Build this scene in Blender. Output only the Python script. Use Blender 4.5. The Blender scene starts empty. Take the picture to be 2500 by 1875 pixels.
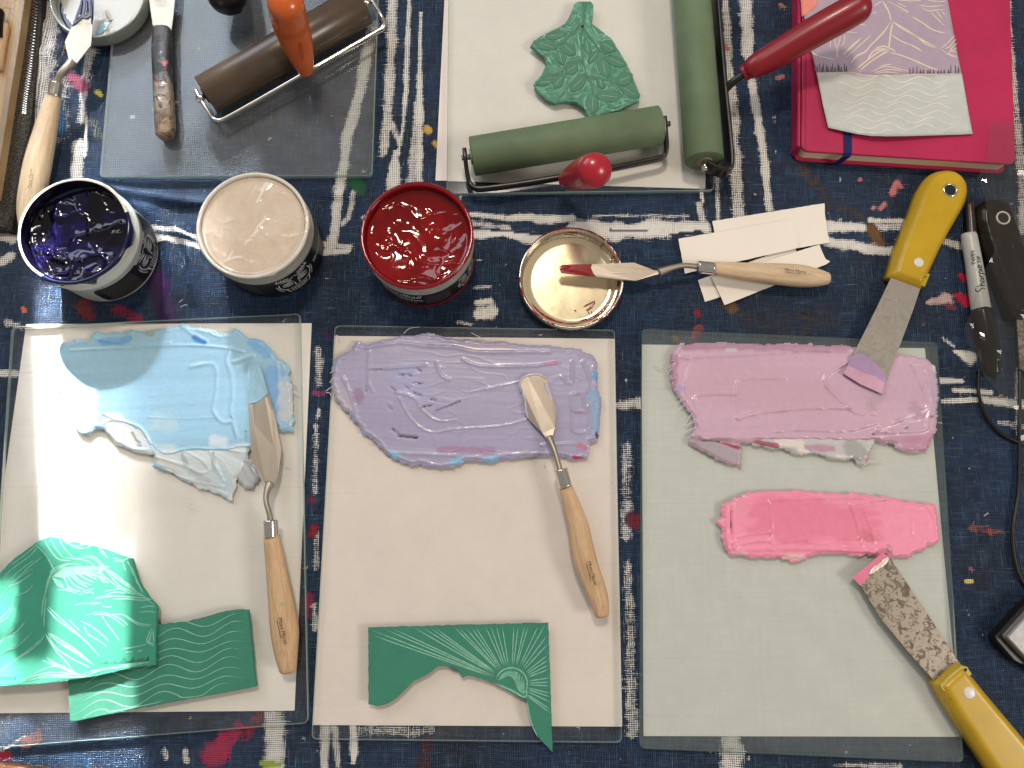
import bpy, bmesh, math, random
import numpy as np
from mathutils import Vector
from mathutils.geometry import delaunay_2d_cdt
random.seed(7); RNG = np.random.RandomState(11)
SC = bpy.context.scene
COL = SC.collection

# ------------------------------------------------------------------ camera
F, HCAM, TILT = 1880.0, 0.57, math.radians(10.4)
cam = bpy.data.cameras.new('camera'); camo = bpy.data.objects.new('camera', cam); COL.objects.link(camo)
cam.sensor_width = 36.0; cam.lens = F / 2500 * 36; cam.clip_start = 0.01; cam.clip_end = 50
camo.location = (0, 0, HCAM); camo.rotation_euler = (TILT, 0, 0)
SC.camera = camo
SC.render.resolution_x = 1024; SC.render.resolution_y = 768
# ------------------------------------------------------------------ world and lamps
SC.view_settings.view_transform = 'Standard'; SC.view_settings.look = 'None'
SC.view_settings.exposure = 0.25; SC.view_settings.gamma = 1.0
w = bpy.data.worlds.new('World'); SC.world = w; w.use_nodes = True
bg = w.node_tree.nodes['Background']
bg.inputs[0].default_value = (1.0, 0.92, 0.83, 1); bg.inputs[1].default_value = 0.235
SUN = Vector((0.150, -1.0, -0.66)).normalized()      # the way the window's sunlight travels

def lamp(name, loc, target, sx, sy, power, col, spread=180, shape='RECTANGLE', up=None):
    l = bpy.data.lights.new(name, 'AREA'); l.shape = shape; l.size = sx; l.size_y = sy
    l.energy = power; l.color = col; l.spread = math.radians(spread)
    o = bpy.data.objects.new(name, l); COL.objects.link(o); o.location = loc
    d = (Vector(target) - Vector(loc)).normalized()
    o.rotation_euler = d.to_track_quat('-Z', 'Y').to_euler()
    return o

def proj_plane(px, py, z):
    dx = (px - 1250) / F; dy = -(py - 937.5) / F
    c, s = math.cos(TILT), math.sin(TILT)
    yy = dy * c + s; zz = dy * s - c
    k = (z - HCAM) / zz
    return k * dx, k * yy

def beam(name, px, py, width, length, power, col, spread=1.0, dist=0.75):
    """sunlight that enters through a gap of the window: lights a strip width x length on the table"""
    x, y = proj_plane(px, py, 0.005)
    t = Vector((x, y, 0.005)); loc = t - SUN * dist
    h = length * abs(SUN.z)
    lamp(name, loc, t, width, h, power * width * h, col, spread)

lamp('window_lamp', (-1.15, 1.45, 1.25), (0, 0.1, 0), 1.1, 1.0, 11.5, (0.80, 0.90, 1.0))
lamp('ceiling_lamp', (-0.06, 0.92, 1.85), (0.05, 0.05, 0), 0.26, 0.26, 13.5, (1.0, 0.87, 0.72), shape='DISK')
lamp('room_lamp', (1.75, -0.5, 1.6), (0.1, 0.0, 0), 0.6, 0.6, 16.0, (1.0, 0.91, 0.81))
beam('sun_gap_lamp', 158, 985, 0.042, 0.205, 38, (1.0, 0.97, 0.92), 0.9)
beam('sun_glow_lamp', 262, 1050, 0.030, 0.20, 5, (1.0, 0.97, 0.92), 4.0)
beam('sun_wide_lamp', 236, 1590, 0.050, 0.155, 15, (1.0, 0.97, 0.92), 1.1)
beam('sun_top_lamp', 135, 280, 0.050, 0.17, 3.2, (0.90, 0.95, 1.0), 1.5)
beam('sun_low_lamp', -4, 1610, 0.034, 0.095, 15, (1.0, 0.97, 0.92), 0.6)  # low and corner beams are split off; the unlit gap imitates a tool's shadow
beam('sun_corner_lamp', 62, 1765, 0.050, 0.055, 14, (1.0, 0.97, 0.92), 0.8)
beam('sun_side_lamp', 330, 760, 0.17, 0.22, 2.6, (0.86, 0.94, 1.0), 2.0)
beam('sun_upper_lamp', 400, 290, 0.14, 0.27, 5.0, (0.86, 0.94, 1.0), 1.6)

# ------------------------------------------------------------------ mapping from photo measurements to table coordinates
def W(px, py, z=0.0):
    x, y = proj_plane(px, py, z); return Vector((x, y, z))
def WA(pts, z=0.0):
    if np.isscalar(z): z = [z] * len(pts)
    return [W(p[0], p[1], zz) for p, zz in zip(pts, z)]
def W2(pts, z=0.0):
    return np.array([[*proj_plane(p[0], p[1], z)] for p in pts])
Z = {1:(0,0,3.16),2:(400,0,3.16),3:(1000,0,3.16),4:(1600,0,3.687),5:(1900,0,3.687),6:(0,380,3.95),7:(440,380,3.95),
     8:(820,400,3.95),9:(1240,460,3.95),10:(1640,440,3.95),11:(1940,380,3.95),12:(1940,760,3.95),13:(0,740,2.765),
     14:(0,1275,2.765),15:(750,740,2.765),16:(750,1275,2.765),17:(1520,760,2.765),18:(1700,1275,2.765)}
def q(k, *pts):
    ox, oy, s = Z[k]; return [(ox + a / s, oy + b / s) for a, b in pts]
PX = 1 / 3300.0      # metres per photo pixel on the table, roughly

# ------------------------------------------------------------------ small numeric helpers
_tab = np.random.RandomState(5).rand(256, 256)
def vnoise(x, y, seed=0):
    x = x + seed * 17.13; y = y + seed * 9.71
    xi = np.floor(x).astype(int); yi = np.floor(y).astype(int)
    fx = x - xi; fy = y - yi; fx = fx*fx*(3-2*fx); fy = fy*fy*(3-2*fy)
    a = _tab[xi & 255, yi & 255]; b = _tab[(xi+1) & 255, yi & 255]; c = _tab[xi & 255, (yi+1) & 255]; d = _tab[(xi+1) & 255, (yi+1) & 255]
    return (a*(1-fx)+b*fx)*(1-fy) + (c*(1-fx)+d*fx)*fy
def fbm(x, y, seed=0, o=4):
    s = 0; a = .5; t = 0
    for i in range(o):
        s = s + a * vnoise(x * 2**i, y * 2**i, seed + i * 3); t += a; a *= .5
    return s / t
def sst(a, b, x):
    t = np.clip((x - a) / (b - a), 0, 1); return t*t*(3-2*t)
def segdist(X, Y, pts, closed=False, widths=None):
    """distance to a polyline; also the parameter-interpolated width"""
    best = np.full(X.shape, 1e9); wv = np.zeros(X.shape)
    n = len(pts); m = n if closed else n - 1
    for i in range(m):
        ax, ay = pts[i][:2]; bx, by = pts[(i+1) % n][:2]
        dx, dy = bx-ax, by-ay; L = dx*dx+dy*dy + 1e-18
        t = np.clip(((X-ax)*dx+(Y-ay)*dy)/L, 0, 1)
        d = np.hypot(X-(ax+t*dx), Y-(ay+t*dy))
        k = d < best; best = np.where(k, d, best)
        if widths is not None: wv = np.where(k, widths[i]*(1-t)+widths[(i+1) % n]*t, wv)
    return (best, wv) if widths is not None else best
def inside(X, Y, pts):
    r = np.zeros(X.shape, bool); n = len(pts); j = n-1
    for i in range(n):
        xi, yi = pts[i][:2]; xj, yj = pts[j][:2]
        c = ((yi > Y) != (yj > Y)) & (X < (xj-xi)*(Y-yi)/((yj-yi)+1e-18)+xi)
        r ^= c; j = i
    return r
def smooth(pts, k=6, closed=False):
    """Catmull-Rom through the points (any dimension)"""
    P = [np.array(p, float) for p in pts]; n = len(P); out = []
    for i in range(n if closed else n-1):
        p0 = P[(i-1) % n] if (closed or i > 0) else P[0]; p1 = P[i]; p2 = P[(i+1) % n]
        p3 = P[(i+2) % n] if (closed or i+2 < n) else P[-1]
        for j in range(k):
            t = j / k
            out.append(.5*((2*p1)+(-p0+p2)*t+(2*p0-5*p1+4*p2-p3)*t*t+(-p0+3*p1-3*p2+p3)*t**3))
    if not closed: out.append(P[-1])
    return out
def jag(pts, amp, step, seed=0):
    """adds small irregularities to a closed outline"""
    rs = np.random.RandomState(seed); out = []; n = len(pts)
    for i in range(n):
        a = np.array(pts[i][:2], float); b = np.array(pts[(i+1) % n][:2], float)
        L = np.hypot(*(b-a)); m = max(1, int(L/step)); nn = np.array([-(b-a)[1], (b-a)[0]])/(L+1e-9)
        for j in range(m):
            out.append(tuple(a+(b-a)*j/m + nn*rs.uniform(-amp, amp)*(0.4 if j == 0 else 1)))
    return out

# ------------------------------------------------------------------ objects
def thing(name, label, cat, loc=(0,0,0), group=None):
    o = bpy.data.objects.new(name, None); COL.objects.link(o); o.location = loc; o.empty_display_size = 0.02
    o['label'] = label; o['category'] = cat
    if group: o['group'] = group
    return o
def mesh(name, V, Fc, mat=None, parent=None, smoothf=False, attrs=None, midx=None, origin=None):
    V = np.array([tuple(v) for v in V], float) if not isinstance(V, np.ndarray) else V
    off = Vector((0,0,0))
    if parent is not None:
        p = parent
        while p is not None: off = off + Vector(p.location); p = p.parent
    loc = Vector((0,0,0))
    if parent is None and origin is not None: loc = Vector(origin); off = loc
    V = V - np.array(off)
    me = bpy.data.meshes.new(name)
    if isinstance(Fc, np.ndarray): Fc = Fc.tolist()
    me.from_pydata(V.tolist(), [], Fc); me.update()
    mats = mat if isinstance(mat, (list, tuple)) else [mat]
    for m in mats:
        if m: me.materials.append(m)
    if midx is not None: me.polygons.foreach_set('material_index', midx)
    if smoothf: me.polygons.foreach_set('use_smooth', [True]*len(me.polygons))
    if attrs:
        for k, a in attrs.items():
            a = np.asarray(a, float)
            if a.shape[1] == 4:
                at = me.attributes.new(k, 'FLOAT_COLOR', 'POINT'); at.data.foreach_set('color', a.ravel())
            else:
                at = me.attributes.new(k, 'FLOAT_VECTOR', 'POINT'); at.data.foreach_set('vector', a.ravel())
    o = bpy.data.objects.new(name, me); COL.objects.link(o); o.location = loc
    if parent is not None: o.parent = parent
    return o
def solo(o, label, cat, group=None):
    o['label'] = label; o['category'] = cat
    if group: o['group'] = group
    return o

def inset(P, d):
    """moves a closed 2-D outline inwards by d"""
    P = np.array([p[:2] for p in P], float); n = len(P)
    area = 0.5*np.sum(P[:,0]*np.roll(P[:,1],-1)-np.roll(P[:,0],-1)*P[:,1])
    s = 1 if area > 0 else -1
    a = P-np.roll(P,1,0); b = np.roll(P,-1,0)-P
    na = np.stack([-a[:,1],a[:,0]],1)/(np.linalg.norm(a,axis=1)[:,None]+1e-12); nb = np.stack([-b[:,1],b[:,0]],1)/(np.linalg.norm(b,axis=1)[:,None]+1e-12)
    m = na+nb; m = m/(np.linalg.norm(m,axis=1)[:,None]+1e-9)
    k = np.clip(1/np.maximum(0.45,(m*na).sum(1)), 1, 1.8)
    return P + s*m*d*k[:,None]
def ringstack(rings, closed_bottom=True):
    """rings: list of (N,3); caps on first and last"""
    n = len(rings[0]); V = np.concatenate([np.array(r, float) for r in rings]); Fc = []
    for i in range(len(rings)-1):
        for j in range(n):
            k = (j+1) % n; Fc.append((i*n+j, i*n+k, (i+1)*n+k, (i+1)*n+j))
    if closed_bottom: Fc.append(tuple(reversed(range(n))))
    Fc.append(tuple(range((len(rings)-1)*n, len(rings)*n)))
    return V, Fc
def ccw(P):
    P = np.array([p[:2] for p in P], float)
    a = 0.5*np.sum(P[:,0]*np.roll(P[:,1],-1)-np.roll(P[:,0],-1)*P[:,1])
    return P if a > 0 else P[::-1]
def prism(P, levels, zf=None):
    """levels: list of (inset, z)"""
    P = ccw(P); rings = []
    for d, z in levels:
        R = inset(P, d) if d else P
        zz = np.full(len(R), z) if zf is None else z + zf(R[:,0], R[:,1])
        rings.append(np.column_stack([R, zz]))
    return ringstack(rings)
def roundpoly(C, r, k=5):
    C = [np.array(c[:2], float) for c in C]; out = []; n = len(C)
    for i in range(n):
        a, b, c = C[i-1], C[i], C[(i+1) % n]
        p = b+(a-b)/np.linalg.norm(a-b)*r; s = b+(c-b)/np.linalg.norm(c-b)*r
        for j in range(k+1):
            t = j/k; out.append(tuple((1-t)**2*p+2*t*(1-t)*b+t*t*s))
    return out
def lathe(prof, c, n=64, ax=None):
    V = []; Fc = []; m = len(prof)
    for i in range(n):
        a = 2*math.pi*i/n
        for r, z in prof: V.append((c[0]+r*math.cos(a), c[1]+r*math.sin(a), c[2]+z))
    for i in range(n):
        for j in range(m-1):
            a, b = i*m+j, ((i+1) % n)*m+j; Fc.append((a, b, b+1, a+1))
    return V, Fc
def sweep(pts, rad, n=20, flat=1.0, power=2.0, cap=True, roll=0.0):
    """tube through 3-D points, radius list (width) and flat = height/width; also gives 'suv' (along, across, up)"""
    P = [Vector(p) for p in pts]; V = []; S = []; L = 0
    if np.isscalar(rad): rad = [rad]*len(P)
    for i, p in enumerate(P):
        if i: L += (p-P[i-1]).length
        d = (P[min(i+1, len(P)-1)]-P[max(i-1, 0)]).normalized()
        side = d.cross(Vector((0,0,1)))
        if side.length < 1e-4: side = Vector((1,0,0))
        side.normalize(); up = side.cross(d).normalized()
        if roll:
            side, up = side*math.cos(roll)+up*math.sin(roll), up*math.cos(roll)-side*math.sin(roll)
        for j in range(n):
            a = 2*math.pi*(j+.5)/n; ca, sa = math.cos(a), math.sin(a)
            e = 2.0/power; ca = math.copysign(abs(ca)**e, ca); sa = math.copysign(abs(sa)**e, sa)
            V.append(p+side*ca*rad[i]+up*sa*rad[i]*flat); S.append((L, ca*rad[i], sa*rad[i]))
    Fc = []
    for i in range(len(P)-1):
        for j in range(n):
            k = (j+1) % n; Fc.append((i*n+j, (i+1)*n+j, (i+1)*n+k, i*n+k))
    if cap:
        Fc.append(tuple(range(n))); Fc.append(tuple(reversed(range((len(P)-1)*n, len(P)*n))))
    return V, Fc, {'suv': np.array(S)}
def roundcap(pts, rad, k=5, start=True, end=True, e=1.0):
    """adds hemispherical ends to a centre line"""
    P = [Vector(p) for p in pts]; R = list(rad)
    A, B = [], []
    if start:
        d = (P[0]-P[1]).normalized()
        for i in range(k, 0, -1):
            a = i/k*math.pi/2*.97; A.append((P[0]+d*R[0]*math.sin(a)*e, R[0]*math.cos(a)))
    if end:
        d = (P[-1]-P[-2]).normalized()
        for i in range(1, k+1):
            a = i/k*math.pi/2*.97; B.append((P[-1]+d*R[-1]*math.sin(a)*e, R[-1]*math.cos(a)))
    return [a[0] for a in A]+P+[b[0] for b in B], [a[1] for a in A]+R+[b[1] for b in B]
def join(*ms):
    V = []; Fc = []
    for m in ms:
        b = len(V); V += [tuple(v) for v in m[0]]; Fc += [tuple(i+b for i in f) for f in m[1]]
    return V, Fc

def ribbon(pts, wid, mp, prof=None):
    """flat line (or groove with burrs) along 2-D points; mp(u, v, h) -> 3-D point. wid = half width list"""
    P = np.array([p[:2] for p in pts], float)
    if np.isscalar(wid): wid = [wid]*len(P)
    T = np.gradient(P, axis=0); T = T/(np.linalg.norm(T, axis=1)[:,None]+1e-12); N = np.column_stack([-T[:,1], T[:,0]])
    prof = prof or [(-1,0),(1,0)]
    V = []; Fc = []; m = len(prof)
    for i in range(len(P)):
        for s, h in prof:
            u, v = P[i]+N[i]*wid[i]*s; V.append(mp(u, v, h))
    for i in range(len(P)-1):
        for j in range(m-1):
            a = i*m+j; Fc.append((a+1, a, a+m, a+m+1))
    return V, Fc
GROOVE = [(-1,0.00000),(-.75,.00028),(-.3,.00006),(.3,.00006),(.75,.00028),(1,0.0)]
def taper(n, w, a=.15, b=.15):
    out = []
    for i in range(n):
        t = i/(n-1); k = min(1, t/a if a else 1, (1-t)/b if b else 1); out.append(w*max(.12, k))
    return out
def linemesh(lines, mp, prof=None, k=4):
    """lines: (points, half width) ; joined"""
    ms = []
    for pts, wd in lines:
        wd = wd*.8; s = smooth(pts, k) if len(pts) > 2 else [np.array(pts[0])*(1-t)+np.array(pts[1])*t for t in np.linspace(0,1,6)]
        ms.append(ribbon(s, taper(len(s), wd), mp, prof))
    return join(*ms)
def text2d(s, size=1.0, shear=0.0):
    c = bpy.data.curves.new('lettering', 'FONT'); c.body = s; c.size = size; c.align_x = 'CENTER'; c.align_y = 'CENTER'; c.shear = shear; c.resolution_u = 3
    o = bpy.data.objects.new('lettering', c); COL.objects.link(o)
    dg = bpy.context.evaluated_depsgraph_get(); me = o.evaluated_get(dg).to_mesh()
    V = [tuple(v.co) for v in me.vertices]; Fc = [tuple(p.vertices) for p in me.polygons]
    o.evaluated_get(dg).to_mesh_clear(); bpy.data.objects.remove(o); bpy.data.curves.remove(c)
    return V, Fc

# ------------------------------------------------------------------ materials
def new(name):
    m = bpy.data.materials.new(name); m.use_nodes = True; nt = m.node_tree
    return m, nt, nt.nodes['Principled BSDF']
def N(nt, t, **kw):
    n = nt.nodes.new(t)
    for k, v in kw.items(): setattr(n, k, v)
    return n
def coords(nt, scale=(1,1,1), attr=None):
    if attr:
        a = N(nt, 'ShaderNodeAttribute', attribute_name=attr); src = a.outputs['Vector']
    else:
        a = N(nt, 'ShaderNodeTexCoord'); src = a.outputs['Object']
    mp = N(nt, 'ShaderNodeMapping'); mp.inputs['Scale'].default_value = scale
    nt.links.new(src, mp.inputs[0]); return mp.outputs[0]
def noise(nt, vec, sc, det=4, rough=.6, dist=0):
    n = N(nt, 'ShaderNodeTexNoise'); n.inputs['Scale'].default_value = sc; n.inputs['Detail'].default_value = det
    n.inputs['Roughness'].default_value = rough; n.inputs['Distortion'].default_value = dist
    nt.links.new(vec, n.inputs['Vector']); return n.outputs['Fac']
def ramp(nt, fac, stops, interp='LINEAR'):
    r = N(nt, 'ShaderNodeValToRGB'); r.color_ramp.interpolation = interp; e = r.color_ramp.elements
    while len(e) < len(stops): e.new(.5)
    for i, (p, c) in enumerate(stops):
        e[i].position = p; e[i].color = (*c, 1) if not np.isscalar(c) else (c, c, c, 1)
    nt.links.new(fac, r.inputs[0]); return r.outputs[0]
def mixc(nt, fac, a, b, mode='MIX'):
    m = N(nt, 'ShaderNodeMix', data_type='RGBA', blend_type=mode)
    for s, v in ((m.inputs[0], fac), (m.inputs[6], a), (m.inputs[7], b)):
        if hasattr(v, 'is_linked'): nt.links.new(v, s)
        elif np.isscalar(v): s.default_value = v
        else: s.default_value = (*v, 1)
    return m.outputs[2]
def math_(nt, op, a, b=None, c=None):
    m = N(nt, 'ShaderNodeMath', operation=op)
    for i, v in enumerate((a, b, c)):
        if v is None: continue
        if hasattr(v, 'is_linked'): nt.links.new(v, m.inputs[i])
        else: m.inputs[i].default_value = v
    return m.outputs[0]
def bump(nt, bs, h, strength, dist, prev=None):
    b = N(nt, 'ShaderNodeBump'); b.inputs['Strength'].default_value = strength; b.inputs['Distance'].default_value = dist
    nt.links.new(h, b.inputs['Height'])
    if prev: nt.links.new(prev, b.inputs['Normal'])
    nt.links.new(b.outputs[0], bs.inputs['Normal']); return b.outputs[0]
def rgb(*c):
    return tuple(((v/255)/12.92 if v/255 <= .04045 else ((v/255+.055)/1.055)**2.4) for v in c)
def simple(name, col, rough=.5, metal=0, spec=.5, var=.12, vs=120, bs_=None, coat=0, attr=None, scale=(1,1,1)):
    m, nt, b = new(name)
    v = coords(nt, scale, attr); n = noise(nt, v, vs, 5)
    d = tuple(x*(1-var) for x in col); l = tuple(min(1, x*(1+var)) for x in col)
    nt.links.new(ramp(nt, n, [(.3, d), (.7, l)]), b.inputs['Base Color'])
    b.inputs['Roughness'].default_value = rough; b.inputs['Metallic'].default_value = metal
    b.inputs['Specular IOR Level'].default_value = spec; b.inputs['Coat Weight'].default_value = coat; b.inputs['Coat Roughness'].default_value = .1
    if bs_: bump(nt, b, noise(nt, v, bs_[0], 4), bs_[1], bs_[2])
    n2 = noise(nt, v, vs*2.7, 4)
    nt.links.new(math_(nt, 'MULTIPLY_ADD', n2, .25*rough+.05, rough*.85-.02), b.inputs['Roughness'])
    return m

# the cloth: weave relief, painted marks carried by the 'paint' attribute (colour + how thickly it covers)
def cloth_material():
    m, nt, b = new('painted_navy_canvas'); L = nt.links.new
    tc = N(nt, 'ShaderNodeTexCoord'); sep = N(nt, 'ShaderNodeSeparateXYZ')
    wob = N(nt, 'ShaderNodeTexNoise'); wob.inputs['Scale'].default_value = 35; L(tc.outputs['Object'], wob.inputs['Vector'])
    vm = N(nt, 'ShaderNodeVectorMath', operation='SCALE'); L(wob.outputs['Color'], vm.inputs[0]); vm.inputs['Scale'].default_value = .0035
    va = N(nt, 'ShaderNodeVectorMath', operation='ADD'); L(tc.outputs['Object'], va.inputs[0]); L(vm.outputs[0], va.inputs[1])
    L(va.outputs[0], sep.inputs[0])
    pitch = 2*math.pi/.00150
    sx = math_(nt, 'SINE', math_(nt, 'MULTIPLY', sep.outputs[0], pitch)); sy = math_(nt, 'SINE', math_(nt, 'MULTIPLY', sep.outputs[1], pitch*1.04))
    weave = math_(nt, 'MULTIPLY_ADD', math_(nt, 'MAXIMUM', math_(nt, 'MULTIPLY', sx, 0.8), sy), .5, .5)
    o = tc.outputs['Object']
    mpx = N(nt, 'ShaderNodeMapping'); mpx.inputs['Scale'].default_value = (60, 900, 60); L(o, mpx.inputs[0])
    mpy = N(nt, 'ShaderNodeMapping'); mpy.inputs['Scale'].default_value = (900, 60, 60); L(o, mpy.inputs[0])
    thr = math_(nt, 'MAXIMUM', noise(nt, mpx.outputs[0], 1, 2), noise(nt, mpy.outputs[0], 1, 2))
    big = noise(nt, o, 14, 5); mid = noise(nt, o, 90, 5, .7); fine = noise(nt, o, 900, 3, .7)
    base = ramp(nt, big, [(.25, (.012,.022,.048)), (.42, (.012,.042,.112)), (.6, (.014,.072,.205)), (.85, (.016,.060,.16))])
    base = mixc(nt, math_(nt, 'MULTIPLY', thr, .75), (.002,.004,.010), base)
    base = mixc(nt, math_(nt, 'MULTIPLY', math_(nt, 'POWER', thr, 7.0), 7.0), base, (.10,.16,.25))
    base = mixc(nt, math_(nt, 'MULTIPLY', math_(nt, 'GREATER_THAN', mid, .56), .45), base, (.010,.012,.020))
    base = mixc(nt, math_(nt, 'MULTIPLY', math_(nt, 'SUBTRACT', 1.0, weave), .85), base, (.002,.004,.012))
    at = N(nt, 'ShaderNodeAttribute', attribute_name='paint')
    cov = at.outputs['Alpha']
    x = math_(nt, 'ADD', cov, math_(nt, 'MULTIPLY', math_(nt, 'SUBTRACT', mid, .5), .60))
    x = math_(nt, 'ADD', x, math_(nt, 'MULTIPLY', math_(nt, 'SUBTRACT', weave, .66), .85))
    x = math_(nt, 'ADD', x, math_(nt, 'MULTIPLY', math_(nt, 'SUBTRACT', thr, .60), 1.5))
    x = math_(nt, 'ADD', x, math_(nt, 'MULTIPLY', math_(nt, 'SUBTRACT', fine, .5), .9))
    mr = N(nt, 'ShaderNodeMapRange'); mr.inputs[1].default_value = .47; mr.inputs[2].default_value = .56; L(x, mr.inputs[0])
    gate = math_(nt, 'MINIMUM', math_(nt, 'MULTIPLY', cov, 14.0), 1.0)
    mask = math_(nt, 'MULTIPLY', mr.outputs[0], gate)
    # sparse crumbs of old paint
    vo = N(nt, 'ShaderNodeTexVoronoi'); vo.inputs['Scale'].default_value = 130; L(o, vo.inputs['Vector'])
    dot = math_(nt, 'LESS_THAN', vo.outputs['Distance'], math_(nt, 'MULTIPLY_ADD', math_(nt, 'GREATER_THAN', mid, .60), .13, -.02))
    pc = mixc(nt, math_(nt, 'MULTIPLY', fine, .22), at.outputs['Color'], (.25,.24,.23), 'MULTIPLY')
    col = mixc(nt, math_(nt, 'MULTIPLY', dot, .6), base, (.35,.36,.38))
    pc = mixc(nt, math_(nt, 'MULTIPLY', math_(nt, 'POWER', math_(nt, 'SUBTRACT', 1.0, weave), 1.5), math_(nt, 'MULTIPLY_ADD', cov, -.9, 1.25)), pc, (.03,.04,.07))
    col = mixc(nt, mask, col, pc)
    L(col, b.inputs['Base Color'])
    L(math_(nt, 'MULTIPLY_ADD', mask, .12, .42), b.inputs['Roughness']); b.inputs['Specular IOR Level'].default_value = .28
    hh = math_(nt, 'ADD', math_(nt, 'MULTIPLY', weave, math_(nt, 'MULTIPLY_ADD', mask, -.45, 1.0)), math_(nt, 'MULTIPLY', fine, .5))
    n1 = bump(nt, b, hh, .9, .0005)
    bump(nt, b, noise(nt, o, 26, 4), .35, .006, n1)
    return m
def paper_material(name, col, var=.05):
    m, nt, b = new(name); o = coords(nt)
    n = noise(nt, o, 22, 5, .6); a = noise(nt, coords(nt, (30, 900, 1)), 1, 3); c = noise(nt, coords(nt, (900, 30, 1)), 1, 3)
    g = math_(nt, 'ADD', math_(nt, 'MULTIPLY', n, .6), math_(nt, 'MULTIPLY', math_(nt, 'ADD', a, c), .2))
    nt.links.new(ramp(nt, g, [(.32, tuple(x*(1-var) for x in col)), (.66, tuple(min(.9, x*(1+var)) for x in col))]), b.inputs['Base Color'])
    b.inputs['Roughness'].default_value = .8; b.inputs['Specular IOR Level'].default_value = .2
    bump(nt, b, a, .15, .0003); return m
def glass_material(name, tint, edge, haze=.10, dcol=(.6,.62,.62)):
    """clear sheet: what lies below shows through, the room mirrors in it by the Fresnel law; a few scratches, dusty spots, optional painted haze"""
    m = bpy.data.materials.new(name); m.use_nodes = True; nt = m.node_tree; nt.nodes.clear(); L = nt.links.new
    out = N(nt, 'ShaderNodeOutputMaterial'); tr = N(nt, 'ShaderNodeBsdfTransparent'); gl = N(nt, 'ShaderNodeBsdfGlossy'); df = N(nt, 'ShaderNodeBsdfDiffuse')
    tr.inputs[0].default_value = (*tint, 1); gl.inputs['Roughness'].default_value = .11
    fr0 = N(nt, 'ShaderNodeFresnel'); fr0.inputs[0].default_value = 1.55; geo = N(nt, 'ShaderNodeNewGeometry')
    fr = math_(nt, 'MULTIPLY', fr0.outputs[0], math_(nt, 'SUBTRACT', 1.0, geo.outputs['Backfacing'])).node
    o = coords(nt); s1 = noise(nt, coords(nt, (4, 700, 1)), 1, 2); s2 = noise(nt, o, 60, 5, .7); s3 = noise(nt, coords(nt, (500, 9, 1)), 1, 2)
    d = math_(nt, 'MULTIPLY', math_(nt, 'GREATER_THAN', s1, .70), .10)
    d = math_(nt, 'ADD', d, math_(nt, 'MULTIPLY', math_(nt, 'GREATER_THAN', s3, .74), .08))
    d = math_(nt, 'MULTIPLY_ADD', math_(nt, 'POWER', s2, 3.0), .10, d)
    if haze > .1: d = math_(nt, 'ADD', d, math_(nt, 'MULTIPLY', math_(nt, 'ADD', noise(nt, coords(nt, (25, 330, 1)), 1, 4, .7), noise(nt, coords(nt, (330, 25, 1)), 1, 4, .7)), haze*.55))  # streaked pale veil painted in, brightens the glass over dark cloth
    df.inputs[0].default_value = (*dcol, 1)
    m1 = N(nt, 'ShaderNodeMixShader'); L(d, m1.inputs[0]); L(tr.outputs[0], m1.inputs[1]); L(df.outputs[0], m1.inputs[2])
    m2 = N(nt, 'ShaderNodeMixShader'); L(fr.outputs[0], m2.inputs[0]); L(m1.outputs[0], m2.inputs[1]); L(gl.outputs[0], m2.inputs[2])
    L(m2.outputs[0], out.inputs[0])
    e, nt2, b = new(name+'_edge')
    b.inputs['Base Color'].default_value = (*edge, 1); b.inputs['Roughness'].default_value = .15; b.inputs['Transmission Weight'].default_value = .45
    b.inputs['IOR'].default_value = 1.3
    return m, e
def wood_material(name, light, dark, stains=()):
    m, nt, b = new(name)
    v = coords(nt, (25, 420, 420), 'suv'); g = noise(nt, v, 1, 5, .65, .6); f = noise(nt, coords(nt, (120, 2600, 2600), 'suv'), 1, 3)
    c = ramp(nt, g, [(.3, dark), (.55, light), (.8, tuple(min(1, x*1.12) for x in light))])
    c = mixc(nt, math_(nt, 'MULTIPLY', math_(nt, 'GREATER_THAN', f, .60), .35), c, tuple(x*.55 for x in dark))
    o = coords(nt)
    for i, (sc, th, colr) in enumerate(stains):
        s = noise(nt, coords(nt, (1, 1, 1+i*.7)), sc, 4, .6)
        mr = N(nt, 'ShaderNodeMapRange'); mr.inputs[1].default_value = th; mr.inputs[2].default_value = th+.06; nt.links.new(s, mr.inputs[0])
        c = mixc(nt, math_(nt, 'MULTIPLY', mr.outputs[0], .6), c, colr)
    nt.links.new(c, b.inputs['Base Color']); b.inputs['Roughness'].default_value = .55; b.inputs['Specular IOR Level'].default_value = .35
    bump(nt, b, f, .25, .0003); return m
def ink_material(name, gloss=.12, attr='paint', coat=.6):
    m, nt, b = new(name)
    a = N(nt, 'ShaderNodeAttribute', attribute_name=attr); o = coords(nt)
    n = noise(nt, o, 300, 4)
    c = mixc(nt, .12, a.outputs['Color'], ramp(nt, n, [(.3, .35), (.7, 1.0)]), 'MULTIPLY')
    nt.links.new(c, b.inputs['Base Color']); b.inputs['Roughness'].default_value = gloss; b.inputs['Coat Weight'].default_value = coat; b.inputs['Coat Roughness'].default_value = .06
    bump(nt, b, noise(nt, o, 260, 4, .6), .06, .0008); return m
def rust_material(name, a, b_, c_, metal=.85, sc=110):
    m, nt, b = new(name); o = coords(nt)
    n = noise(nt, o, sc, 7, .62, 1.2); k = noise(nt, o, sc*.25, 5, .6)
    f = math_(nt, 'ADD', math_(nt, 'MULTIPLY', n, .7), math_(nt, 'MULTIPLY', k, .35))
    nt.links.new(ramp(nt, f, [(.43, a), (.50, b_), (.53, c_), (.75, tuple(x*1.15 for x in c_))]), b.inputs['Base Color'])
    b.inputs['Metallic'].default_value = metal
    nt.links.new(ramp(nt, f, [(.4, .62), (.6, .34)]), b.inputs['Roughness'])
    bump(nt, b, f, .3, .0004); return m

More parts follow.
